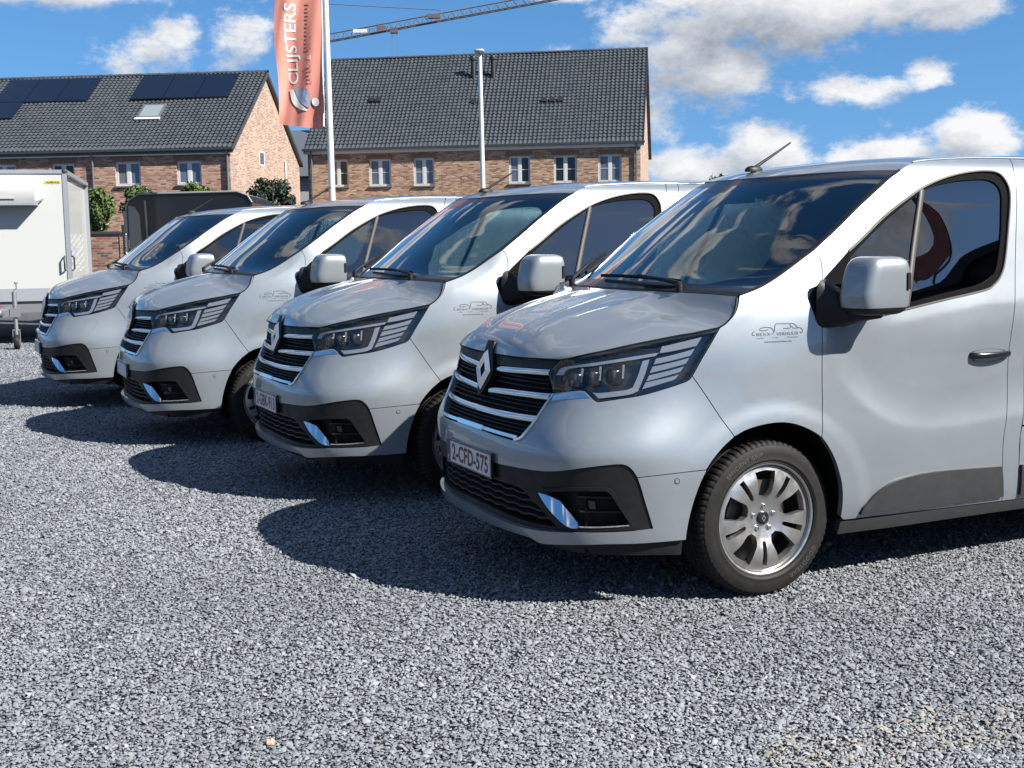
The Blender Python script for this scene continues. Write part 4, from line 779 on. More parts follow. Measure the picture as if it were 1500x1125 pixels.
    F = [(i, i+1, L_+i+1, L_+i) for i in range(L_-1)]+[(i, i+1, 2*L_+i+1, 2*L_+i) for i in range(L_-1)]+[(L_+i, L_+i+1, 3*L_+i+1, 3*L_+i) for i in range(L_-1)]; mb = MB(); mb.add(V, F); B(mb, 'tail_panel', 'silver_paint')
    # ---- lettering on the left wing
    mb = MB()
    for p in LOGO_LINES:
        q = logo_uz(crom(np.array(p, float), 12)); ribbon(mb, q, .0032, .0006, .0006)
    for s, x0, x1, y, hgt, bold in (('BEXX', 268, 585, 448, 62, .004), ('VERHUUR', 705, 1190, 428, 66, .004), ('CARS', 275, 440, 535, 26, 0), ('VANS', 600, 750, 520, 26, 0), ('TRAILERS', 935, 1190, 503, 26, 0), ('www.bexxverhuur.be', 445, 1040, 600, 44, .004)):
        V, F = text_mesh(s, 1., bold*2, space=1.1); V = V[:, :2]; lo, hi = V.min(0), V.max(0); V = (V-(lo+hi)/2)/(hi-lo); sl_t = (y-448)*0; q = np.stack([(x0+x1)/2+V[:, 0]*(x1-x0), y-V[:, 1]*hgt], -1)
        q[:, 1] -= (q[:, 0]-(x0+x1)/2)*.045; P, N = body(logo_uz(q)); mb.add(P+N*.0009, F)
    B(mb, 'wing_lettering', 'print_grey')
    return van
def make_plate(van, txt):
    pl = empty('number_plate'); pl.parent = van; x = -.008; z = .566
    mb = MB(); mb.box((x, -.262, z-.0575), (x+.012, .262, z+.0575)); mb.build('plate_holder', 'gloss_black', pl)
    mb = MB(); mb.box((x-.003, -.258, z-.0535), (x-.0005, .258, z+.0535)); mb.build('plate_sheet', 'plate_white', pl)
    mb = MB()
    for lo, hi in (((-.258, -.0535), (.258, -.0495)), ((-.258, .0495), (.258, .0535)), ((.254, -.0495), (.258, .0495)), ((-.258, -.0495), (-.254, .0495))): mb.box((x-.0036, lo[0], z+lo[1]), (x-.0031, hi[0], z+hi[1]))
    mb.build('plate_border', 'plate_red', pl)
    mb = MB(); mb.box((x-.0038, -.254, z-.0495), (x-.0031, -.212, z+.0495)); mb.build('plate_band', 'plate_blue', pl)
    V, F = text_mesh('B', .03); mb = MB(); mb.add(np.stack([0*V[:, 0]+x-.0042, V[:, 0]-.233, V[:, 1]+z-.03], -1), F); mb.build('plate_letters', 'plate_white', pl)
    if txt:
        V, F = text_mesh(txt, .1, .0022); lo, hi = V.min(0), V.max(0); V = (V-(lo+hi)/2)/(hi-lo+1e-9)
        mb = MB(); mb.add(np.stack([0*V[:, 0]+x-.0040, .022+V[:, 0]*.425, z+V[:, 1]*.079], -1), F); mb.build('plate_letters', 'plate_red', pl)
    return pl
PSI, VX, VY = 1.1405, -.1997, 5.5512
def copy_tree(o, parent=None):
    c = o.copy(); COL.objects.link(c); c.parent = parent
    for ch in list(o.children): copy_tree(ch, c)
    return c
FLIP[0] = True
proto = make_van()
spots = [((0, 0), 0, '2-CFD-575', 'silver van nearest the camera, with its front wheel and door in full view'),
         ((-1.3716, 2.159), -.0306, '2-GBK-913', 'second silver van from the camera, its plate ending in 913'),
         ((-2.9624, 4.2982), -.0124, None, 'third silver van from the camera, between two other silver vans'),
         ((-4.5452, 6.621), -.0143, None, 'farthest silver van, beside the white box trailer')]
vans = []
for i, ((dx, dy), dpsi, plate, label) in enumerate(spots):
    v = proto if i == 0 else copy_tree(proto); vans.append(v)
    v.location = (VX+dx, VY+dy, 0); v.rotation_euler = (0, 0, math.pi/2-(PSI+dpsi)); tag(v, label, 'van', 'silver vans parked in a row')
for v, (_, _, plate, _) in zip(vans, spots): make_plate(v, plate)
FLIP[0] = False
# ================================================================= ground
def f_ground(nt, b):
    t = NT(nt); o = t.obj()
    v = t.node('ShaderNodeTexVoronoi', {'Vector': o, 'Scale': 62., 'Randomness': 1.}); w = t.node('ShaderNodeTexVoronoi', {'Vector': o, 'Scale': 34.})
    g = t.node('ShaderNodeSeparateColor', {0: v.outputs['Color']}).outputs[0]; g2 = t.node('ShaderNodeSeparateColor', {0: w.outputs['Color']}).outputs[1]
    c = t.ramp(t.math('ADD', t.math('MULTIPLY', g, .7), t.math('MULTIPLY', g2, .3)), [(.05, (.17, .183, .203)), (.45, (.29, .31, .338)), (.8, (.43, .455, .485)), (1, (.54, .56, .58))])
    big = t.ramp(t.noise(o, .35, 5, .6), [(.35, (.80, .81, .83)), (.65, (1.08, 1.07, 1.05))]); c = t.mix(1., c, big, 'MULTIPLY')
    t.put(b.inputs['Base Color'], c); t.put(b.inputs['Normal'], t.bump(t.math('SUBTRACT', .02, v.outputs['Distance']), 1., .9, t.bump(t.noise(o, 3.5, 4), .35, .05)))
mat('gravel_ground', (.2, .2, .21), .9, fn=f_ground)
mb = MB(); mb.add([(-1200, -400, 0), (1200, -400, 0), (1200, 1800, 0), (-1200, 1800, 0)], [(0, 1, 2, 3)]); tag(mb.build('ground', 'gravel_ground'), kind='structure')
# crushed stone lying on it, each stone its own little solid
def f_stone(nt, b):
    t = NT(nt); a = t.node('ShaderNodeAttribute', attribute_name='shade'); sand = t.node('ShaderNodeAttribute', attribute_name='sand').outputs['Fac']
    c = t.ramp(a.outputs['Fac'], [(0., (.108, .118, .136)), (.35, (.205, .222, .248)), (.75, (.318, .340, .368)), (1., (.45, .465, .485))]); o = t.obj()
    c = t.mix(t.math('MULTIPLY', t.noise(o, 400, 3), .22), c, (.10, .105, .115, 1)); t.put(b.inputs['Base Color'], t.mix(sand, c, (.42, .31, .16, 1)))
mat('stone', (.25, .26, .27), .75, fn=f_stone)
def gravel():
    r = RNG; ys = []; n = 470000
    y = 3.15+(11.6-3.15)*r.random(n*2)**1.22; half = .47*y+.80; x = (r.random(n*2)*2-1)*half+.25; keep = r.random(n*2) < half/half.max()*(1.15-.035*y)*1.35
    x, y = x[keep][:n], y[keep][:n]; y2 = 11.3+10*r.random(70000); x2 = -y2*(.27+.20*r.random(70000)); x, y = np.concatenate([x, x2]), np.concatenate([y, y2]); n = len(x)
    base = np.array([(1, 0, -.25), (-1, 0, -.25), (0, 1, -.25), (0, -1, -.25), (0, 0, .9)], float); tri = np.array([(0, 2, 4), (2, 1, 4), (1, 3, 4), (3, 0, 4)])
    V = base[None]*np.exp(r.normal(0, .22, (n, 5, 1)))+r.normal(0, .22, (n, 5, 3)); s = .0057*np.exp(r.normal(0, .34, n))*(1+.03*(y-4))
    V *= s[:, None, None]*np.stack([1+0*s, .85+0*s, .52+0*s], -1)[:, None]
    a = r.random(n)*2*math.pi; ti = r.normal(0, .34, n); c, d = np.cos(ti)[:, None], np.sin(ti)[:, None]; V = np.stack([V[..., 0]*c+V[..., 2]*d, V[..., 1], -V[..., 0]*d+V[..., 2]*c], -1); c, d = np.cos(a)[:, None], np.sin(a)[:, None]; V = np.stack([V[..., 0]*c-V[..., 1]*d, V[..., 0]*d+V[..., 1]*c, V[..., 2]], -1)
    V[..., 0] += x[:, None]; V[..., 1] += y[:, None]; V[..., 2] += (s*.42+.005*r.random(n))[:, None]
    me = bpy.data.meshes.new('gravel_stones'); me.vertices.add(n*5); me.vertices.foreach_set('co', V.reshape(-1).astype(np.float32)); F = (tri[None]+5*np.arange(n)[:, None, None]).reshape(-1).astype(np.int32)
    me.loops.add(len(F)); me.loops.foreach_set('vertex_index', F); me.polygons.add(n*4); me.polygons.foreach_set('loop_start', np.arange(0, len(F), 3, dtype=np.int32)); me.polygons.foreach_set('loop_total', np.full(n*4, 3, np.int32)); me.update(calc_edges=True)
    low = .10*np.sin(x*2.1+1.3*np.sin(y*1.7))+.08*np.sin(y*3.1+x*.9+2); sh = np.clip(r.normal(.53, .14, n)+.6*low, .05, .95); at = me.attributes.new('shade', 'FLOAT', 'POINT'); at.data.foreach_set('value', np.repeat(sh, 5).astype(np.float32))
    d = np.abs((y-3.55)-.30*(x-1.0))/.16+r.normal(0, .35, n); sn = ((x > .75) & (x < 2.3) & (d < .7) & (r.random(n) < .62)) | (r.random(n) < .0012); at = me.attributes.new('sand', 'FLOAT', 'POINT'); at.data.foreach_set('value', np.repeat(sn.astype(float)*(.12+.30*r.random(n)), 5).astype(np.float32))
    me.materials.append(MAT['stone']); return tag(link('gravel', me), 'grey crushed stone covering the parking ground', 'gravel', kind='stuff')
gravel()
mat('brick_chip', (.66, .42, .29), .8)
mb = MB(); V, F = superbox((-.77, 3.64, .018), (.014, .010, .008), (4, 4), 10, 6); V = V+RNG.normal(0, .0022, V.shape); mb.add(V, F); tag(mb.build('brick_chip', 'brick_chip'), 'small orange brick chip lying on the gravel in front', 'chip')
# ================================================================= houses
def f_brick(axis, cols, joint, seed):
    def f(nt, b):
        t = NT(nt); o = t.obj(); s = t.node('ShaderNodeSeparateXYZ', {0: o}); u = s.outputs[0 if axis == 'x' else 1]
        vec = t.node('ShaderNodeCombineXYZ', {0: u, 1: s.outputs[2], 2: 0.}).outputs[0]
        br = t.node('ShaderNodeTexBrick', {'Vector': vec, 'Color1': (0, 0, 0, 1), 'Color2': (1, 1, 1, 1), 'Mortar': (.5, .5, .5, 1), 'Scale': 1., 'Mortar Size': .011, 'Mortar Smooth': .1, 'Brick Width': .222, 'Row Height': .066, 'Bias': 0.})
        sn = t.node('ShaderNodeVectorMath', {0: vec, 1: (1/.222, 1/.066, 1)}, operation='MULTIPLY').outputs[0]
        wn = t.node('ShaderNodeTexWhiteNoise', {'Vector': t.node('ShaderNodeVectorMath', {0: sn}, operation='FLOOR').outputs[0]}, noise_dimensions='3D').outputs[0]
        big = t.noise(o, 1.1, 4, .6); k = t.math('ADD', t.math('MULTIPLY', br.outputs['Color'], .75), t.math('MULTIPLY', t.noise(o, 9, 4, .7), .35))
        c = t.ramp(k, cols); c = t.mix(br.outputs['Fac'], c, (*joint, 1)); c = t.mix(.55, c, t.ramp(big, [(.3, (.75, .72, .70)), (.7, (1.15, 1.12, 1.08))]), 'MULTIPLY')
        t.put(b.inputs['Base Color'], c); t.put(b.inputs['Normal'], t.bump(t.math('SUBTRACT', 1., br.outputs['Fac']), .5, .01))
    return f
BR_R = [(.10, (.085, .036, .022)), (.35, (.29, .140, .075)), (.6, (.42, .245, .14)), (.95, (.55, .39, .25))]
BR_L = [(.10, (.11, .036, .026)), (.35, (.30, .125, .080)), (.6, (.41, .21, .14)), (.95, (.53, .35, .25))]
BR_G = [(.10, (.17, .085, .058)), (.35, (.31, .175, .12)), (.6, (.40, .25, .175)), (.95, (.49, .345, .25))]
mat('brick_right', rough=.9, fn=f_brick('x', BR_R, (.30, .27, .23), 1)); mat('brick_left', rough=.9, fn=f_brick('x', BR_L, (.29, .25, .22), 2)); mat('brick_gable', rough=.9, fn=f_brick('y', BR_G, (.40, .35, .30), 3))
mat('brick_soldier', (.22, .13, .085), .9)
def f_tile(nt, b):
    t = NT(nt); o = t.obj(); t.put(b.inputs['Base Color'], t.ramp(t.noise(o, 2.2, 5, .65), [(.3, (.044, .050, .058)), (.7, (.074, .082, .092))]))
mat('roof_tile', (.04, .042, .047), .36, fn=f_tile); mat('zinc', (.22, .235, .25), .45, .5); mat('gutter_grey', (.035, .045, .045), .5); mat('pvc_white', (.74, .74, .72), .45); mat('stone_sill', (.16, .165, .17), .7)
mat('pane', (.085, .105, .15), .06, coat=.4); mat('pane_dark', (.012, .018, .018), .06); mat('curtain', (.30, .31, .36), .8); mat('screen_grey', (.16, .16, .165), .7)
mat('solar', (.006, .007, .012), .10, coat=.7); mat('flue', (.012, .012, .013), .55); mat('skylight_glass', (.25, .30, .31), .12)
def slope_frame(H): # local (s, along slope, height above slope) -> local xyz; x runs to the LEFT of the right hand corner as -s
    c, s_ = H['run']/H['slope'], (H['ridge']-H['eave'])/H['slope']
    return lambda s, a, h: np.stack([-np.asarray(s, float), np.asarray(a, float)*c-np.asarray(h, float)*s_, H['eave']+np.asarray(a, float)*s_+np.asarray(h, float)*c], -1)
def house(name, label, org, ang, width, run, eave, ridge, bricks, windows, downs, pitch=.185, rows=27, gable_window=None):
    H = dict(run=run, eave=eave, ridge=ridge, slope=math.hypot(run, ridge-eave)); h = empty(name, (org[0], org[1], 0), -math.radians(ang)); tag(h, label, 'house', 'brick houses behind the parked vans')
    P = lambda mb, n, m, par=None, **k: mb.build(n, m, par or h, **k)
    # front wall with openings: wall strips between the windows
    mb = MB(); xs = sorted(set([0., width]+[w[0] for w in windows]+[w[1] for w in windows]))
    for a, b in zip(xs[:-1], xs[1:]):
        w = [q for q in windows if q[0] <= (a+b)/2 <= q[1]]
        if w: mb.box((-b, 0, 0), (-a, .3, w[0][2])); mb.box((-b, 0, w[0][3]), (-a, .3, eave))
        else: mb.box((-b, 0, 0), (-a, .3, eave))
    P(mb, 'front_wall', bricks)
    mb = MB(); V = [(0, .302, 0), (0, 2*run, 0), (0, 2*run, eave), (0, run, ridge-.05), (0, .302, eave+.30)]; V += [(-.3, y, z) for _, y, z in V]
    mb.add(V, [(0, 1, 2, 3, 4), (9, 8, 7, 6, 5), (0, 4, 9, 5), (1, 6, 7, 2)]); P(mb, 'gable_wall', 'brick_gable')
    mb = MB(); V = [(-width+.3, .302, 0), (-width+.3, 2*run, 0), (-width+.3, 2*run, eave), (-width+.3, run, ridge-.05), (-width+.3, .302, eave+.30)]; V += [(-width, y, z) for _, y, z in V]; mb.add(V, [(4, 3, 2, 1, 0), (5, 6, 7, 8, 9), (0, 5, 9, 4), (1, 2, 7, 6)]); P(mb, 'far_gable_wall', 'brick_gable')
    mb = MB(); mb.box((-width+.3, 2*run-.3, 0), (-.3, 2*run, eave)); P(mb, 'back_wall', bricks)
    # tiled roof: rolls and stepped courses
    SF = slope_frame(H); over = .16; n = int((width+2*over)/pitch)*4+1; sv = np.linspace(-over, width+over, n); wave = .052*(np.cos(2*math.pi*(sv+over)/pitch)*.5+.5)**1.5; V = []; st = H['slope']/rows
    for r_ in range(rows):
        jit = np.repeat(RNG.normal(0, .0022, n//4+1), 4)[:n]+.02*np.sin(sv*.8+1)
        for a, dz in ((r_*st-(.14 if r_ == 0 else 0), .075), ((r_+1)*st, .035)): V.append(SF(sv, 0*sv+a, wave+dz+jit))
    V = np.concatenate(V); F = [(i*n+j, (i+1)*n+j, (i+1)*n+j+1, i*n+j+1) for i in range(rows*2-1) for j in range(n-1)]; mb = MB(); mb.add(V, F); rf = P(mb, 'roof_tiles', 'roof_tile', smooth=40); rf['kind'] = 'stuff'
    mb = MB(); c = [SF(s, a, hh) for s, a, hh in ((-over, -.12, .03), (width+over, -.12, .03), (width+over, H['slope'], .03), (-over, H['slope'], .03))]; c2 = [p-(0, 0, .16) for p in c]; V = np.array(c+c2); V2 = V.copy(); V2[:, 1] = 2*run-V2[:, 1]
    for q in (V, V2): mb.add(q, [(0, 1, 2, 3), (7, 6, 5, 4), (0, 4, 5, 1), (2, 6, 7, 3), (1, 5, 6, 2), (0, 3, 7, 4)])
    P(mb, 'roof', 'roof_tile')
    k = int(width/.42)
    for i in range(k+1):
        a = -over+(width+2*over)*i/(k+1); L_ = (width+2*over)/(k+1)*1.04; mb = MB(); V = []
        for x, rr in ((a, .125), (a+L_, .108)):
            for j in range(9): w = math.pi*j/8; V.append((-x, run+rr*math.cos(w), ridge+.035+rr*.75*math.sin(w)))
        mb.add(V, [(j, j+1, 10+j, 9+j) for j in range(8)]); P(mb, 'ridge_tile', 'roof_tile', smooth=60)
    # gutter, verge, down pipes
    mb = MB(); mb.box((-width-.2, -.26, eave-.10), (.2, -.115, eave-.005)); P(mb, 'gutter', 'gutter_grey'); mb = MB(); mb.box((-width-.1, -.115, eave-.25), (.1, -.001, eave-.02)); P(mb, 'soffit', 'pvc_white')
    for s in downs: mb = MB(); mb.tube([(-s, -.14, eave-.1), (-s, -.075, eave-.32), (-s, -.075, 0)], .045, 10); P(mb, 'down_pipe', 'zinc', smooth=50)
    # windows
    for wi in windows:
        a, b, z0, z1, kind = wi; we = empty('window'); we.parent = h; we.location = (-(a+b)/2, .09, z0); W2, Hh = (b-a)/2, z1-z0; fr = .055; Q = lambda mb, nn, m: mb.build(nn, m, we)
        mb = MB()
        for lo, hi in (((-W2, 0), (W2, fr)), ((-W2, Hh-fr), (W2, Hh)), ((-W2, fr), (-W2+fr, Hh-fr)), ((W2-fr, fr), (W2, Hh-fr))): mb.box((lo[0], 0, lo[1]), (hi[0], .07, hi[1]))
        Q(mb, 'window_frame', 'pvc_white')
        mb = MB(); mb.box((-.055, -.008, fr), (.055, .06, Hh-fr)); Q(mb, 'mullion', 'pvc_white')
        for sd in (-1, 1):
            mb = MB(); x0, x1 = sorted((sd*.055, sd*(W2-fr)))
            for lo, hi in (((x0, fr), (x1, fr+.04)), ((x0, Hh-fr-.04), (x1, Hh-fr)), ((x0, fr+.04), (x0+.035, Hh-fr-.04)), ((x1-.035, fr+.04), (x1, Hh-fr-.04))): mb.box((lo[0], -.004, lo[1]), (hi[0], .05, hi[1]))
            Q(mb, 'sash', 'pvc_white'); m_ = {'c': 'pane', 'd': 'pane_dark', 's': 'screen_grey'}[kind[0 if sd < 0 else 1]]
            mb = MB(); mb.box((x0+.035, .02, fr+.04), (x1-.035, .03, Hh-fr-.04)); Q(mb, 'pane', m_)
            if kind[2] == 'b': mb = MB(); mb.box((x0+.03, .004, Hh*.5-.012), (x1-.03, .02, Hh*.5+.012)); Q(mb, 'glazing_bar', 'pvc_white')
        mb = MB(); mb.box((-W2-.05, -.16, -.055), (W2+.05, .04, -.002)); Q(mb, 'sill', 'stone_sill')
        mb = MB(); nb = int((2*W2+.24)/.066)
        for i in range(nb):
            x = -W2-.12+(2*W2+.24)*i/nb; mb.box((x+.006, -.0935, Hh+.012), (x+.058, -.085, Hh+.215))
        o = Q(mb, 'soldier_course', 'brick_soldier'); o['kind'] = 'stuff'
    return h, SF, H
WR = [(13.47, 14.43, 4.11, 5.36, 'cdb'), (11.44, 12.48, 4.10, 5.34, 'ccb'), (9.40, 10.38, 4.08, 5.34, 'ccb'), (4.97, 5.95, 4.09, 5.33, 'cdb'), (2.85, 3.90, 4.08, 5.31, 'ddb'), (.84, 1.89, 4.07, 5.31, 'ccb')]
hr, SFr, Hr = house('brick_house', 'brown brick house with plain dark tiled roof behind the lamp post', (5.88, 55.2), 8.5, 15.4, 4.95, 5.86, 10.55, 'brick_right', WR, (.18, 15.2), pitch=.20, rows=29)
WL = [(3.55, 4.56, 3.82, 4.75, 'sc.'), (1.14, 2.12, 3.83, 4.73, 'cc.'), (8.54, 9.6, 3.83, 4.74, 'cc.'), (6.19, 7.12, 3.83, 4.73, 'dd.')]
hl_, SFl, Hl = house('brick_house', 'red brick house with solar panels on its roof and a sunlit gable', (-10.6, 47.), 6., 14.5, 4.8, 5.2, 8.58, 'brick_left', WL, (.09, 5.43), rows=27)
# things on the roofs
def on_slope(SF, s0, s1, a0, a1, h0, h1):
    q = np.array([SF(s, a, hh) for hh in (h0, h1) for s, a in ((s0, a0), (s1, a0), (s1, a1), (s0, a1))]); return q, [(3, 2, 1, 0), (4, 5, 6, 7), (0, 1, 5, 4), (1, 2, 6, 5), (2, 3, 7, 6), (3, 0, 4, 7)]
for s in (8.14, 7.17):
    mb = MB(); y = 3.55; mb.tube([(-s, y, 9.0), (-s, y, 10.15)], .12, 14); mb.lathe([(.12, 10.12), (.17, 10.15), (.17, 10.24), (.12, 10.26), (.10, 10.34), (.0001, 10.35)], 16, axis='z', org=(-s, y, 0)); mb.build('flue', 'flue', hr, 50)
for s, a in ((12.9, 3.42), (12.6, 3.42), (7.9, 3.05), (7.55, 3.05), (4.55, 3.02), (4.18, 3.02), (3.80, 3.02)):
    mb = MB(); V, F = on_slope(SFr, s-.12, s+.12, a-.14, a+.14, .03, .15); mb.add(V, F); mb.build('roof_vent', 'flue', hr)
def slope_at(H, z): return (z-H['eave'])/(H['ridge']-H['eave'])*H['slope']
a1, a0 = slope_at(Hl, 8.42), slope_at(Hl, 7.32)
for i in range(3): V, F = on_slope(SFl, 6.92+1.33*i, 8.22+1.33*i, a0, a1, .12, .16); mb = MB(); mb.add(V, F); mb.build('solar_panel', 'solar', hl_)
for i in range(2): V, F = on_slope(SFl, 9.58+1.33*i, 10.88+1.33*i, a0-.68-.62, a0-.03, .12, .16); mb = MB(); mb.add(V, F); mb.build('solar_panel', 'solar', hl_)
for i in range(3): V, F = on_slope(SFl, .96+1.38*i, 2.31+1.38*i, a0, a1+.02, .12, .16); mb = MB(); mb.add(V, F); mb.build('solar_panel', 'solar', hl_)
b0, b1 = slope_at(Hl, 6.46), slope_at(Hl, 7.08); sk = empty('skylight'); sk.parent = hl_
V, F = on_slope(SFl, 3.40, 4.36, b0, b1, .02, .12); mb = MB(); mb.add(V, F); mb.build('skylight_frame', 'zinc', sk); V, F = on_slope(SFl, 3.50, 4.26, b0+.10, b1-.10, .12, .13); mb = MB(); mb.add(V, F); mb.build('skylight_pane', 'skylight_glass', sk); V, F = on_slope(SFl, 3.36, 4.40, b0-.12, b0, .08, .14); mb = MB(); mb.add(V, F); mb.build('skylight_apron', 'pvc_white', sk)
gw = empty('gable_window'); gw.parent = hl_; gw.location = (.0, 4.0, 4.72)
mb = MB()
for lo, hi in (((-.35, 0), (.35, .06)), ((-.35, .54), (.35, .6)), ((-.35, .06), (-.29, .54)), ((.29, .06), (.35, .54))): mb.box((-.05, lo[0], lo[1]), (.012, hi[0], hi[1]))
mb.build('window_frame', 'pvc_white', gw); mb = MB(); mb.box((-.04, -.29, .06), (.004, .29, .54)); mb.build('pane', 'pane', gw)
mb = MB(); mb.tube([(.06, 7.2, 0), (.06, 7.2, 5.1)], .035, 8); mb.build('gable_pipe', 'pvc_white', hl_, 50)
# a lower house in the gap between them
hs = empty('far_house', (-9.6, 70, 0), -math.radians(6)); tag(hs, 'small distant house with a grey roof in the gap between the two brick houses', 'house')
mat('slate_roof', (.10, .115, .14), .5); mat('pale_wall', (.42, .43, .45), .85); mb = MB(); mb.box((-7, 0, 0), (0, 7, 5.6)); mb.build('wall', 'pale_wall', hs)
mb = MB(); mb.add([(-7.3, -.4, 5.3), (.3, -.4, 5.3), (.3, 3.5, 8.2), (-7.3, 3.5, 8.2), (.3, 7.4, 5.3), (-7.3, 7.4, 5.3)], [(0, 1, 2, 3), (3, 2, 4, 5)]); mb.build('roof', 'slate_roof', hs); mb = MB(); mb.tube([(-2.2, 3.2, 7.6), (-2.2, 3.2, 8.9)], .12, 10); mb.build('flue', 'flue', hs)
# ================================================================= poles, banner, crane
mat('pole_white', (.66, .66, .65), .35, .1, .3); mat('lamp_head', (.60, .61, .62), .4, .3)
def fp(n, lab):
    o = empty(n, (-3.16, 22., 0)); tag(o, lab, 'flag pole'); mb = MB(); mb.tube([(0, 0, 0), (-.005, 0, 3), (-.03, 0, 9)], [.062, .057, .045], 16); mb.build('pole', 'pole_white', o, 60)
    mb = MB(); mb.tube([(-.035, -.02, 8.6), (-1.05, -.02, 8.66)], .016, 8); mb.build('banner_arm', 'pole_white', o, 60); mb = MB(); mb.tube([(-.10, -.03, 3.4), (-.10, -.03, 8.6)], .008, 6); mb.build('halyard', 'flue', o, 60)
    mb = MB(); mb.lathe([(.11, 0), (.11, .12), (.085, .16), (.075, .3)], 16, axis='z'); mb.build('pole_foot', 'zinc', o, 50); return o
fp('flag_pole', 'tall white flag pole carrying the orange banner')
def f_banner(nt, b):
    t = NT(nt); t.put(b.inputs['Base Color'], t.ramp(t.noise(t.obj(), 2., 4), [(.3, (.66, .235, .18)), (.7, (.74, .285, .22))])); b.inputs['Subsurface Weight'].default_value = 0
mat('banner_cloth', (.78, .26, .185), .8, fn=f_banner); mat('banner_white', (.85, .84, .82), .8); mat('banner_grey', (.60, .225, .175), .8); mat('banner_blue', (.30, .36, .48), .8)
def cloth(s, z): # s: 0 at the pole side .. 1 outer edge; z height
    k = np.clip((5.9-z)/2.4, 0, 1.2); y = .06*np.sin(s*8+z*1.9)*s**.5+.05*np.sin(z*5.1+s*4)*k+.018*np.sin(s*19+z*4)*s+.12*k*k*np.sin(s*3.1); sag = .10*k**2*s*(1-.35*s)
    x = -.075-.82*s*(1-.055*k**2*(1.0))+.02*np.sin(z*3.3)*s-.03*k; return np.stack([x, y-.05, z+sag+.26*np.clip((3.75-z), 0, 1)*(s-.15)*.9], -1)
bn = empty('banner', (-3.16, 22., 0)); tag(bn, 'salmon orange cloth banner with white vertical lettering on the flag pole', 'banner')
S_, Z_ = np.meshgrid(np.linspace(0, 1, 27), np.linspace(3.55, 8.6, 130), indexing='ij'); V = cloth(S_.ravel(), Z_.ravel()); F = [(i*130+j, i*130+j+1, (i+1)*130+j+1, (i+1)*130+j) for i in range(26) for j in range(129)]
mb = MB(); mb.add(V, F); cl = mb.build('cloth', 'banner_cloth', bn, 180); cl.data.materials[0].use_backface_culling = False
mb = MB(); q = cloth(np.zeros(60)+.0, np.linspace(3.6, 8.6, 60)); mb.tube(q, .014, 6); mb.build('hem', 'banner_white', bn, 60)
def on_cloth(V, sc, zc, w, h, name, m): # text reads upwards
    V = V[:, :2]; lo, hi = V.min(0), V.max(0); V = (V-(lo+hi)/2)/(hi-lo); s = sc+V[:, 1]*w; z = zc+V[:, 0]*h; P = cloth(s, z); P2 = cloth(s+.01, z)-P; P3 = cloth(s, z+.01)-P; n = np.cross(P2, P3); n /= np.linalg.norm(n, axis=1)[:, None]; n[n[:, 1] > 0] *= -1; return P+n*.006
def subdiv(V, F, it=2):
    bm = bmesh.new(); vs = [bm.verts.new(v) for v in V]
    for f in F:
        try: bm.faces.new([vs[i] for i in f])
        except ValueError: pass
    bmesh.ops.triangulate(bm, faces=bm.faces[:]); 
    for _ in range(it): bmesh.ops.subdivide_edges(bm, edges=bm.edges[:], cuts=1, use_grid_fill=True); bmesh.ops.triangulate(bm, faces=bm.faces[:])
    V = np.array([tuple(v.co) for v in bm.verts]); bm.verts.index_update(); F = [tuple(v.index for v in f.verts) for f in bm.faces]; bm.free(); return V, F
V, F = subdiv(*text_mesh('CLIJSTERS', 1., .012)); mb = MB(); mb.add(on_cloth(V, .64, 5.02, .31, 1.40, 'l', ''), F); mb.build('lettering', 'banner_white', bn)
V, F = subdiv(*text_mesh('&', 1.)); mb = MB(); mb.add(on_cloth(V, .29, 4.79, .085, .085, 'l', ''), F); mb.build('lettering', 'banner_white', bn)
for z0, z1 in ((4.32, 4.66), (4.92, 5.75)):
    k = int((z1-z0)/.062)
    for i in range(k):
        zz = z0+(z1-z0)*(i+.12)/k; ze = zz+(z1-z0)/k*.6; V = np.array([(.25+.02*(i % 3), zz), (.35, zz), (.35-.02*(i % 2), ze), (.25, ze)]); P = cloth(V[:, 0], V[:, 1]); P[:, 1] -= .012; mb = MB(); mb.add(P, [(0, 1, 2, 3)]); mb.build('faded_letter', 'banner_grey', bn)
def blob(pts, m, name, dy):
    V = crom(np.array(pts+[pts[0]], float), .02)[:-1]; nv, _, fc, *_ = delaunay_2d_cdt([Vector(p) for p in V], [(i, (i+1) % len(V)) for i in range(len(V))], [], 1, 1e-6); Q = np.array([tuple(v) for v in nv]); Q3, F3 = subdiv(np.c_[Q, 0*Q[:, 0]], [tuple(f) for f in fc], 1); P = cloth(Q3[:, 0], Q3[:, 1]); P[:, 1] -= dy; mb = MB(); mb.add(P, F3); mb.build(name, m, bn)
blob([(.66, 4.25), (.35, 4.22), (.30, 4.05), (.34, 3.92), (.45, 3.95), (.58, 4.05)], 'banner_blue', 'printed_wave', .014); blob([(.78, 4.22), (.68, 4.22), (.60, 4.06), (.50, 3.96), (.38, 3.86), (.55, 3.88), (.70, 3.98)], 'banner_white', 'printed_wave', .012)
blob([(.19+.085*math.cos(a), 4.02+.072*math.sin(a)) for a in np.linspace(0, 2*math.pi, 13)[:-1]], 'banner_white', 'printed_disc', .02)
lp_ = empty('lamp_post', (-.50, 24., 0)); tag(lp_, 'slim pale lamp post with a small head before the roof', 'lamp post'); mb = MB(); mb.tube([(0, 0, 0), (-.01, 0, 2.5), (-.03, 0, 5.12)], [.052, .047, .040], 14); mb.build('pole', 'pole_white', lp_, 60)
mb = MB(); V, F = superbox((-.035, -.06, 5.155), (.10, .17, .035), (4, 3), 20, 8); mb.add(V, F); mb.build('lamp_head', 'lamp_head', lp_, 60)
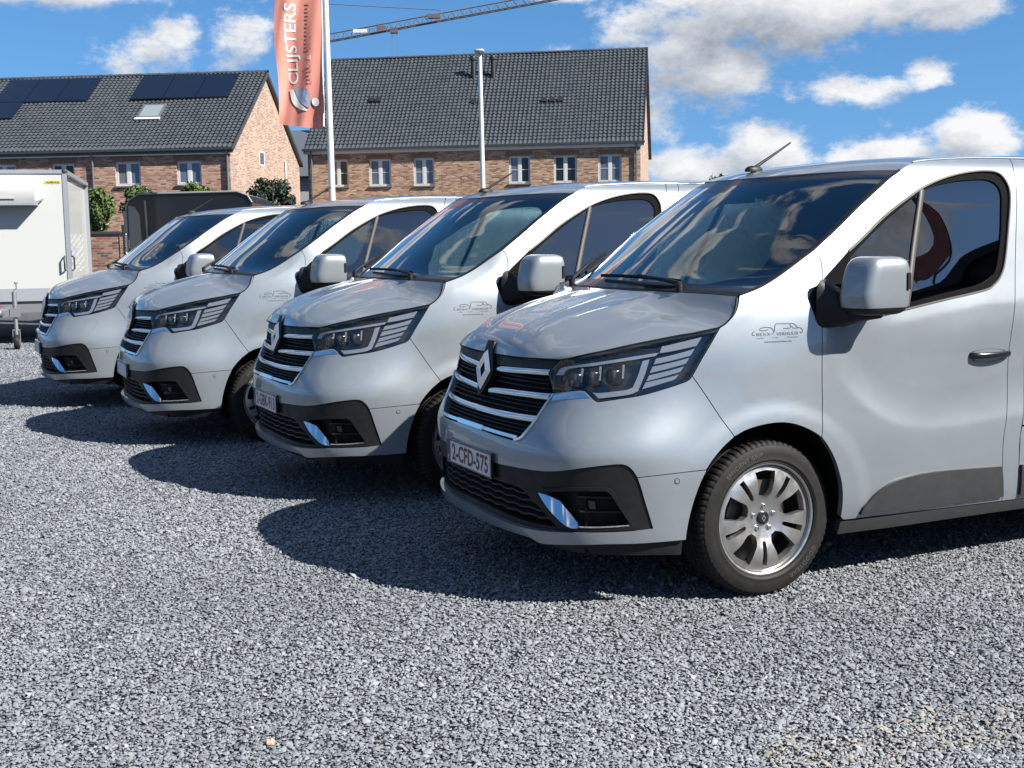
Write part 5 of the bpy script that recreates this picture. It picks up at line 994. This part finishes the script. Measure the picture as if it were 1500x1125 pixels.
mb = MB(); mb.lathe([(.12, 0), (.12, .02), (.075, .06), (.062, .4)], 14, axis='z'); mb.build('post_foot', 'zinc', lp_, 50)
cr_ = empty('tower_crane', (-22.9, 150, 0)); tag(cr_, 'distant tower crane with its lattice jib rising above the roofs', 'crane'); mat('crane_steel', (.13, .14, .16), .6, .2); mat('crane_red', (.14, .10, .10), .6)
def lattice(name, A, B_, w, h, n, m, par):
    A, B_ = np.array(A, float), np.array(B_, float); d = (B_-A)/np.linalg.norm(B_-A); sd = np.array((0, 1., 0)); u = np.cross(sd, d); u = -u if u[2] < 0 else u
    if abs(d[2]) > .9: u = np.array((1., 0, 0))
    lo1, lo2, tp = A-sd*w/2, A+sd*w/2, A+u*h; L_ = np.linalg.norm(B_-A); mb = MB()
    for p, r_ in ((lo1, .09), (lo2, .09), (tp, .09)): mb.tube([p, p+d*L_], r_, 5)
    for i in range(n):
        a, b, c = L_*i/n, L_*(i+.5)/n, L_*(i+1)/n
        for p in (lo1, lo2): mb.tube([p+d*a, tp+d*b], .035, 4); mb.tube([tp+d*b, p+d*c], .035, 4)
        mb.tube([lo1+d*a, lo2+d*c], .03, 4)
    mb.build(name, m, par, 60)
lattice('mast', (0, 0, 0), (0, 0, 25.6), 1.1, 1.1, 22, 'crane_steel', cr_); lattice('jib', (-.2, 0, 25.2), (36, 0, 31.2), .9, .85, 34, 'crane_steel', cr_)
mb = MB(); mb.tube([(1.5, 0, 29.85), (15.0, 0, 28.95)], .05, 5); mb.tube([(-.5, 0, 30.1), (1.5, 0, 29.85)], .05, 5); mb.tube([(0, 0, 25.6), (-.5, 0, 30.1)], .12, 6); mb.build('tie_rope', 'crane_steel', cr_)
mb = MB(); mb.box((4.5, -.5, 26.40), (6.2, -.46, 26.80)); mb.build('sign_board', 'pvc_white', cr_); mb = MB(); mb.box((8.9, -.5, 26.35), (9.8, .5, 26.95)); mb.box((7.3, -.4, 26.6), (8.4, .4, 27.15)); mb.build('trolley', 'crane_red', cr_)
mb = MB(); mb.tube([(9.1, 0, 26.4), (9.1, 0, 18)], .025, 4); mb.tube([(9.7, 0, 26.4), (9.7, 0, 18)], .025, 4); mb.build('hoist_rope', 'crane_steel', cr_); mb = MB(); mb.box((13.4, -.4, 28.0), (14.9, .4, 28.45)); mb.build('winch', 'crane_red', cr_)
# ================================================================= trailers
mat('trailer_white', (.56, .57, .555), .35, 0, .3); mat('trailer_edge', (.55, .57, .59), .35, .6); mat('trailer_skirt', (.36, .39, .42), .5, .2); mat('galvanised', (.36, .37, .38), .5, .7); mat('label_yellow', (.75, .60, .03), .5); mat('label_ink', (.03, .03, .02), .6)
mat('lever_red', (.20, .03, .03), .5); mat('trailer_black', (.006, .008, .013), .18, coat=0, spec=.3); mat('trailer_grey', (.20, .205, .205), .5); mat('shade_grey', (.50, .51, .51), .4)
tr = empty('box_trailer', (-7.02, 19.55, 0), math.radians(14.7)); tag(tr, 'white box trailer with a hatch canopy and drawbar at the left edge', 'trailer')
T = lambda mb, n, m, **k: mb.build(n, m, tr, **k)
# local: x from the right front edge to the LEFT is negative, y back
mb = MB(); mb.box((-2.35, 0, .72), (-.055, 4.25, 2.70)); T(mb, 'body', 'trailer_white')
mb = MB(); mb.box((-.055, -.012, .66), (.012, .07, 2.72)); T(mb, 'corner_post', 'trailer_edge'); mb = MB(); mb.box((-.055, 4.2, .66), (.012, 4.262, 2.72)); T(mb, 'corner_post', 'trailer_edge'); mb = MB(); mb.box((-2.40, -.012, .66), (-2.35, .07, 2.72)); T(mb, 'corner_post', 'trailer_edge')
mb = MB(); mb.box((-2.40, -.018, 2.70), (.018, .08, 2.76)); mb.box((-.06, .08, 2.70), (.018, 4.27, 2.76)); mb.box((-2.40, .08, 2.70), (-.06, 4.27, 2.74)); T(mb, 'roof_rail', 'trailer_edge')
mb = MB(); mb.add(*superbox((-.02, .02, 2.735), (.05, .05, .04), (3, 3), 12, 8)); T(mb, 'corner_cap', 'grey_plastic', smooth=60)
mb = MB(); mb.box((-2.36, -.006, .70), (-.06, .02, .90)); T(mb, 'skirt', 'trailer_skirt'); mb = MB(); mb.box((-2.36, -.03, .52), (.01, .10, .655)); mb.box((-.09, .10, .52), (.01, 4.2, .655)); mb.box((-2.34, .10, .56), (-.09, 4.2, .715)); T(mb, 'chassis', 'galvanised')
# hatch canopy with rounded front
prof_ = [(0, 2.64), (-.16, 2.62), (-.27, 2.55), (-.30, 2.45), (-.29, 2.30), (-.26, 2.23), (0, 2.235)]; V = [(x, y, z) for x in (-.45, -2.2) for y, z in prof_]; n = len(prof_); mb = MB(); mb.add(V, [(i, i+1, n+i+1, n+i) for i in range(n-1)]+[tuple(range(n-1, -1, -1)), tuple(range(n, 2*n))]); T(mb, 'hatch_canopy', 'trailer_white', smooth=40)
mb = MB(); mb.box((-2.2, -.315, 2.20), (-.43, -.0, 2.232)); T(mb, 'canopy_rail', 'trailer_edge'); mb = MB(); mb.tube([(-.43, -.22, 2.25), (-.36, -.02, 2.30)], .014, 8); T(mb, 'canopy_strut', 'galvanised')
mb = MB(); a = np.linspace(math.pi, 0, 14); V = [(-1.05+.32*math.cos(w), -.303, 2.30+.13*math.sin(w)) for w in a]; mb.add(V, [tuple(range(13, -1, -1))]); T(mb, 'canopy_shade', 'shade_grey')  # grey half oval, the canopy's underside shading put in as colour
mb = MB(); mb.box((-.32, -.006, 2.545), (-.08, -.001, 2.585)); T(mb, 'label_plate', 'label_yellow'); mb = MB(); mb.add([(-.235, -.007, 2.565), (-.20, -.007, 2.535), (-.165, -.007, 2.565), (-.20, -.007, 2.598)], [(0, 1, 2, 3)]); T(mb, 'label_mark', 'label_yellow')
V, F = text_mesh('HUMBAUR', .042, .001); mb = MB(); mb.add(np.stack([V[:, 0]-.20, 0*V[:, 0]-.0085, V[:, 1]+2.565], -1), F); T(mb, 'label_letters', 'label_ink')
for x, y, sx in ((-.01, .10, 0),):
    mb = MB(); mb.tube([(-.085, -.02, 1.17), (-.085, -.07, 1.19), (-.085, -.07, 1.38), (-.085, -.02, 1.40)], .014, 8); T(mb, 'grab_handle', 'flue', smooth=60)
    mb = MB(); mb.tube([(.015, .05, 1.17), (.05, .07, 1.19), (.05, .07, 1.38), (.015, .05, 1.40)], .014, 8); T(mb, 'grab_handle', 'flue', smooth=60)
mat('sticker_blue', (.35, .45, .58), .5)
for i in range(3): mb = MB(); mb.add([(.014, .35+.10*i, 1.2+.13*i), (.014, .75+.1*i, 1.2+.13*i), (.014, .65+.1*i, 1.30+.13*i), (.014, .25+.1*i, 1.30+.13*i)], [(0, 1, 2, 3)]); T(mb, 'side_sticker', 'sticker_blue')
mb = MB(); mb.box((-.96, -1.35, .52), (-.84, 0.0, .62)); V, F = superbox((-.90, -1.45, .60), (.06, .16, .06), (3, 3), 14, 8); mb.add(V, F); T(mb, 'drawbar', 'galvanised', smooth=50)
jw = empty('jockey_wheel'); jw.parent = tr; jw.location = (-.76, -.85, 0)
mb = MB(); mb.tube([(0, 0, .22), (0, 0, .86)], .03, 12); mb.tube([(0, 0, .66), (0, 0, .88)], .036, 12); mb.box((-.07, -.05, .50), (.07, .05, .64)); mb.tube([(0, 0, .88), (0, 0, .91), (.035, 0, .93), (.035, 0, 1.0)], .009, 8); mb.lathe([(.0001, 1.0), (.028, 1.0), (.028, 1.025), (.0001, 1.03)], 12, axis='z', org=(.035, 0, 0)); mb.build('jockey_post', 'galvanised', jw, 50)
mb = MB(); mb.box((-.055, -.02, .10), (-.045, .02, .30)); mb.box((.045, -.02, .10), (.055, .02, .30)); mb.box((-.055, -.02, .29), (.055, .02, .31)); mb.build('jockey_fork', 'galvanised', jw)
mb = MB(); mb.lathe([(.055, -.038), (.105, -.036), (.118, -.02), (.118, .02), (.105, .036), (.055, .038)], 28, axis='x', org=(0, 0, .118)); mb.build('jockey_tyre', 'rubber', jw, 40); mb = MB(); mb.lathe([(.0001, .039), (.03, .041), (.06, .036), (.066, .03)], 24, axis='x', org=(0, 0, .118)); mb.lathe([(.0001, -.039), (.06, -.036)], 24, axis='x', org=(0, 0, .118)); mb.build('jockey_rim', 'galvanised', jw, 40)
mb = MB(); mb.tube([(-.96, -.9, .62), (-1.0, -.92, .80), (-1.05, -.94, 1.05)], [.018, .016, .02], 8); T(mb, 'brake_lever', 'lever_red', smooth=60)
for x in (-.25, -2.15):
    mb = MB(); mb.lathe([(.16, -.09), (.28, -.09), (.31, -.06), (.31, .06), (.28, .09), (.16, .09), (.15, .03), (.0001, .03)], 32, axis='x', org=(x, 2.3, .31)); T(mb, 'wheel', 'rubber', smooth=40)
# dark enclosed trailer
dk = empty('covered_trailer', (-7.47, 24., 0), math.radians(4)); tag(dk, 'glossy black covered trailer behind the farthest van', 'trailer'); K = lambda mb, n, m, **k: mb.build(n, m, dk, **k)
pf = [(0, .55), (0, 2.30), (.06, 2.43), (.26, 2.55), (2.14, 2.575), (2.34, 2.50), (2.42, 2.36), (2.42, .55)]; V = [(x, y, z) for y in (0, 3.4) for x, z in pf]; n = len(pf); mb = MB(); mb.add(V, [(i, i+1, n+i+1, n+i) for i in range(n-1)]+[(n-1, 0, n, 2*n-1)]+[tuple(range(n)), tuple(range(2*n-1, n-1, -1))]); K(mb, 'shell', 'trailer_black')
mb = MB(); mb.add([(.02, -.012, .6), (.30, -.012, .6), (.25, -.012, 2.14), (.16, -.012, 2.30), (.03, -.012, 2.33), (.02, .0, .6)], [(0, 1, 2, 3, 4)]); K(mb, 'end_panel', 'trailer_grey')
mb = MB(); mb.tube([(.0, -.02, .55), (.0, -.02, 2.30), (.06, -.02, 2.43), (.26, -.02, 2.55), (2.14, -.02, 2.575), (2.34, -.02, 2.50), (2.42, -.02, 2.36)], .022, 8); K(mb, 'edge_trim', 'trailer_grey', smooth=60); mb = MB(); mb.tube([(.42, -.02, .6), (.36, -.02, 2.42)], .020, 8); K(mb, 'edge_trim', 'trailer_grey', smooth=60)
mb = MB(); mb.box((-.04, -.03, 1.5), (.03, .03, 1.66)); K(mb, 'marker_lamp', 'pvc_white'); mb = MB(); mb.box((0, .1, .40), (2.42, 3.3, .55)); K(mb, 'chassis', 'galvanised')
for x in (.2, 2.2): mb = MB(); mb.lathe([(.14, -.08), (.26, -.08), (.285, -.05), (.285, .05), (.26, .08), (.14, .08), (.13, .02), (.0001, .02)], 28, axis='x', org=(x, 1.7, .285)); K(mb, 'wheel', 'rubber', smooth=40)
# ================================================================= garden wall, fence, trees
mat('brick_wall', rough=.9, fn=f_brick('x', BR_L, (.29, .25, .22), 4)); mat('fence_grey', (.22, .225, .23), .6); mat('fence_dark', (.07, .075, .08), .6); mat('coping', (.05, .05, .055), .7)
gw_ = empty('garden_wall', (-10.9, 32.6, 0), -math.radians(4)); tag(gw_, 'low brick garden wall with dark coping beside the white trailer', 'wall', kind='thing'); mb = MB(); mb.box((-3., 0, 0), (.55, .22, 1.86)); mb.build('brickwork', 'brick_wall', gw_); mb = MB(); mb.box((-3.05, -.04, 1.86), (.6, .26, 1.93)); mb.build('coping_stone', 'coping', gw_)
mb = MB(); mb.box((.55, -.02, 0), (.70, .24, 2.1)); mb.build('pier', 'brick_gable', gw_)
fe_ = empty('garden_fence', (-10.2, 32.5, 0), -math.radians(4)); tag(fe_, 'grey lattice screen fence with a dark panel on top', 'fence'); mb = MB(); mb.box((0, 0, 0), (1.3, .05, 1.9)); mb.build('screen_sheet', 'fence_grey', fe_); mb = MB(); mb.box((0, -.01, 1.93), (1.3, .06, 2.45)); mb.build('top_panel', 'fence_dark', fe_); mb = MB(); mb.box((-.03, -.02, 1.88), (1.33, .07, 1.94)); mb.build('rail', 'coping', fe_)
mb = MB()
for i in range(-14, 16):
    for sg in (1, -1):
        x0 = i*.13; pts = [(x0+sg*.78*(z-.9), z) for z in np.linspace(.9, 1.86, 40)]; pts = [q for q in pts if .02 < q[0] < 1.28]
        if len(pts) > 2: mb.tube([(pts[0][0], -.008, pts[0][1]), (pts[-1][0], -.008, pts[-1][1])], .009, 4)
ob = mb.build('lattice', 'pole_white', fe_); ob['kind'] = 'stuff'; mb = MB(); mb.box((.12, -.03, .0), (.55, -.005, 1.16)); mb.build('letter_box', 'coping', fe_)
def f_leaf(a, c):
    def f(nt, b):
        t = NT(nt); r_ = t.node('ShaderNodeAttribute', attribute_name='tone').outputs['Fac']; t.put(b.inputs['Base Color'], t.ramp(r_, [(0, a), (1, c)])); b.inputs['Transmission Weight'].default_value = 0
    return f
mat('leaf_green', (.07, .12, .03), .55, fn=f_leaf((.030, .062, .012), (.125, .19, .035))); mat('leaf_dark', (.02, .04, .015), .5, fn=f_leaf((.010, .020, .008), (.030, .048, .018))); mat('bark', (.09, .07, .05), .9)
def tree(name, label, loc, rad, zc, n, m, size, cat='tree', group=None, seed=0, shell=.55):
    r = np.random.default_rng(seed); t = empty(name, loc); tag(t, label, cat, group)
    mb = MB(); mb.tube([(0, 0, 0), (.02, 0, zc*.5), (0, .02, zc)], [.07*rad[0]**.3, .06, .04], 10)
    for k in range(9): a = r.random()*6.28; mb.tube([(0, 0, zc-rad[2]*.7), (rad[0]*.5*math.cos(a), rad[1]*.5*math.sin(a), zc+rad[2]*(r.random()-.3)), (rad[0]*.8*math.cos(a), rad[1]*.8*math.sin(a), zc+rad[2]*(r.random()-.2))], [.035, .022, .01], 6)
    mb.build('trunk', 'bark', t, 60)
    cl = r.normal(0, 1, (46, 3)); cl /= np.linalg.norm(cl, axis=1)[:, None]; cl *= (shell+(1-shell)*r.random((46, 1)))*.80; k = r.integers(0, 46, n); d = r.normal(0, 1, (n, 3)); d /= np.linalg.norm(d, axis=1)[:, None]; p = cl[k]+d*.30*r.random((n, 1))**.45*(.7+.6*r.random((46, 1)))[k]
    nr = d+.8*r.normal(0, 1, (n, 3)); nr /= np.linalg.norm(nr, axis=1)[:, None]; a = np.cross(nr, r.normal(0, 1, (n, 3))); a /= np.linalg.norm(a, axis=1)[:, None]; b = np.cross(nr, a); s = size*(.6+.8*r.random((n, 1))); c = p*np.array(rad)+(0, 0, zc)
    V = np.stack([c-a*s, c-b*s*.45+nr*s*.1, c+a*s, c+b*s*.45+nr*s*.1], 1).reshape(-1, 3); me = bpy.data.meshes.new('crown'); me.from_pydata(V.tolist(), [], [(4*i, 4*i+1, 4*i+2, 4*i+3) for i in range(n)]); me.materials.append(MAT[m])
    at = me.attributes.new('tone', 'FLOAT', 'POINT'); at.data.foreach_set('value', np.repeat(np.clip(r.normal(.5, .22, n)+.2*(r.random(46)-.5)[k], 0, 1), 4).astype(np.float32)); link('crown', me, t); return t
G_ = 'green clipped trees before the left house'
tree('ball_tree', 'bright green tree just right of the white trailer', (-12.8, 38.5, 0), (.44, .5, .74), 2.72, 5200, 'leaf_green', .066, group=G_, seed=1)
tree('ball_tree', 'green tree above the left end of the black trailer', (-11.85, 39.5, 0), (.62, .6, .70), 2.85, 6500, 'leaf_green', .066, group=G_, seed=2)
tree('ball_tree', 'green tree showing above the middle of the black trailer', (-10.05, 39.5, 0), (.66, .6, .55), 2.98, 5500, 'leaf_green', .066, group=G_, seed=3)
tree('dark_bush', 'very dark round bush before the sunlit gable', (-6.98, 36, 0), (.72, .7, .70), 2.78, 9000, 'leaf_dark', .06, seed=4, shell=.3)
tree('far_tree', 'far treetop beside the aerial of the nearest van', (10.45, 60, 0), (.85, .8, 1.2), 3.45, 2400, 'leaf_green', .15, seed=5)
# what stands across the yard, seen only as mirrored in the nearest van's window
mat('shed_cladding', (.030, .033, .036), .6); mat('shed_roof', (.05, .05, .055), .5)
sd_ = empty('yard_shed', (17.5, -6, 0)); tag(sd_, 'dark shed mirrored in the lower half of the nearest door window', 'shed'); mb = MB(); mb.box((0, 0, 0), (7, 24, 6.9)); mb.build('wall', 'shed_cladding', sd_); mb = MB(); mb.box((-.15, -.15, 6.9), (7.15, 24.15, 7.1)); mb.build('roof', 'shed_roof', sd_)
bf = empty('feather_flag', (10.12, 3.07, 0)); tag(bf, 'coral feather flag mirrored in the nearest door window', 'flag'); mb = MB(); pl_ = crom(np.array([(0, 0, 0), (-.01, 0, 3.), (-.03, .01, 4.7), (-.08, .04, 5.5), (-.2, .10, 6.2)]), .15); mb.tube(pl_, np.linspace(.022, .008, len(pl_)), 8); mb.build('pole', 'flue', bf, 60)
top = [q for q in pl_ if q[2] > 4.5]; V = []; nn = len(top)
for k, q in enumerate(top):
    w = .26*math.sin(math.pi*min(1, .25+.75*k/nn))**.7*(1-.75*(k/nn)**3)
    for j in range(6): t = j/5; V.append((q[0]-w*t*.40+.05*math.sin(5*t+q[2]*2), q[1]-w*t*.85, q[2]-.25*t*(k/nn)-.04*math.sin(6*t)))
mb = MB(); mb.add(V, [(i*6+j, i*6+j+1, (i+1)*6+j+1, (i+1)*6+j) for i in range(nn-1) for j in range(5)]); mb.build('cloth', 'banner_cloth', bf, 180)
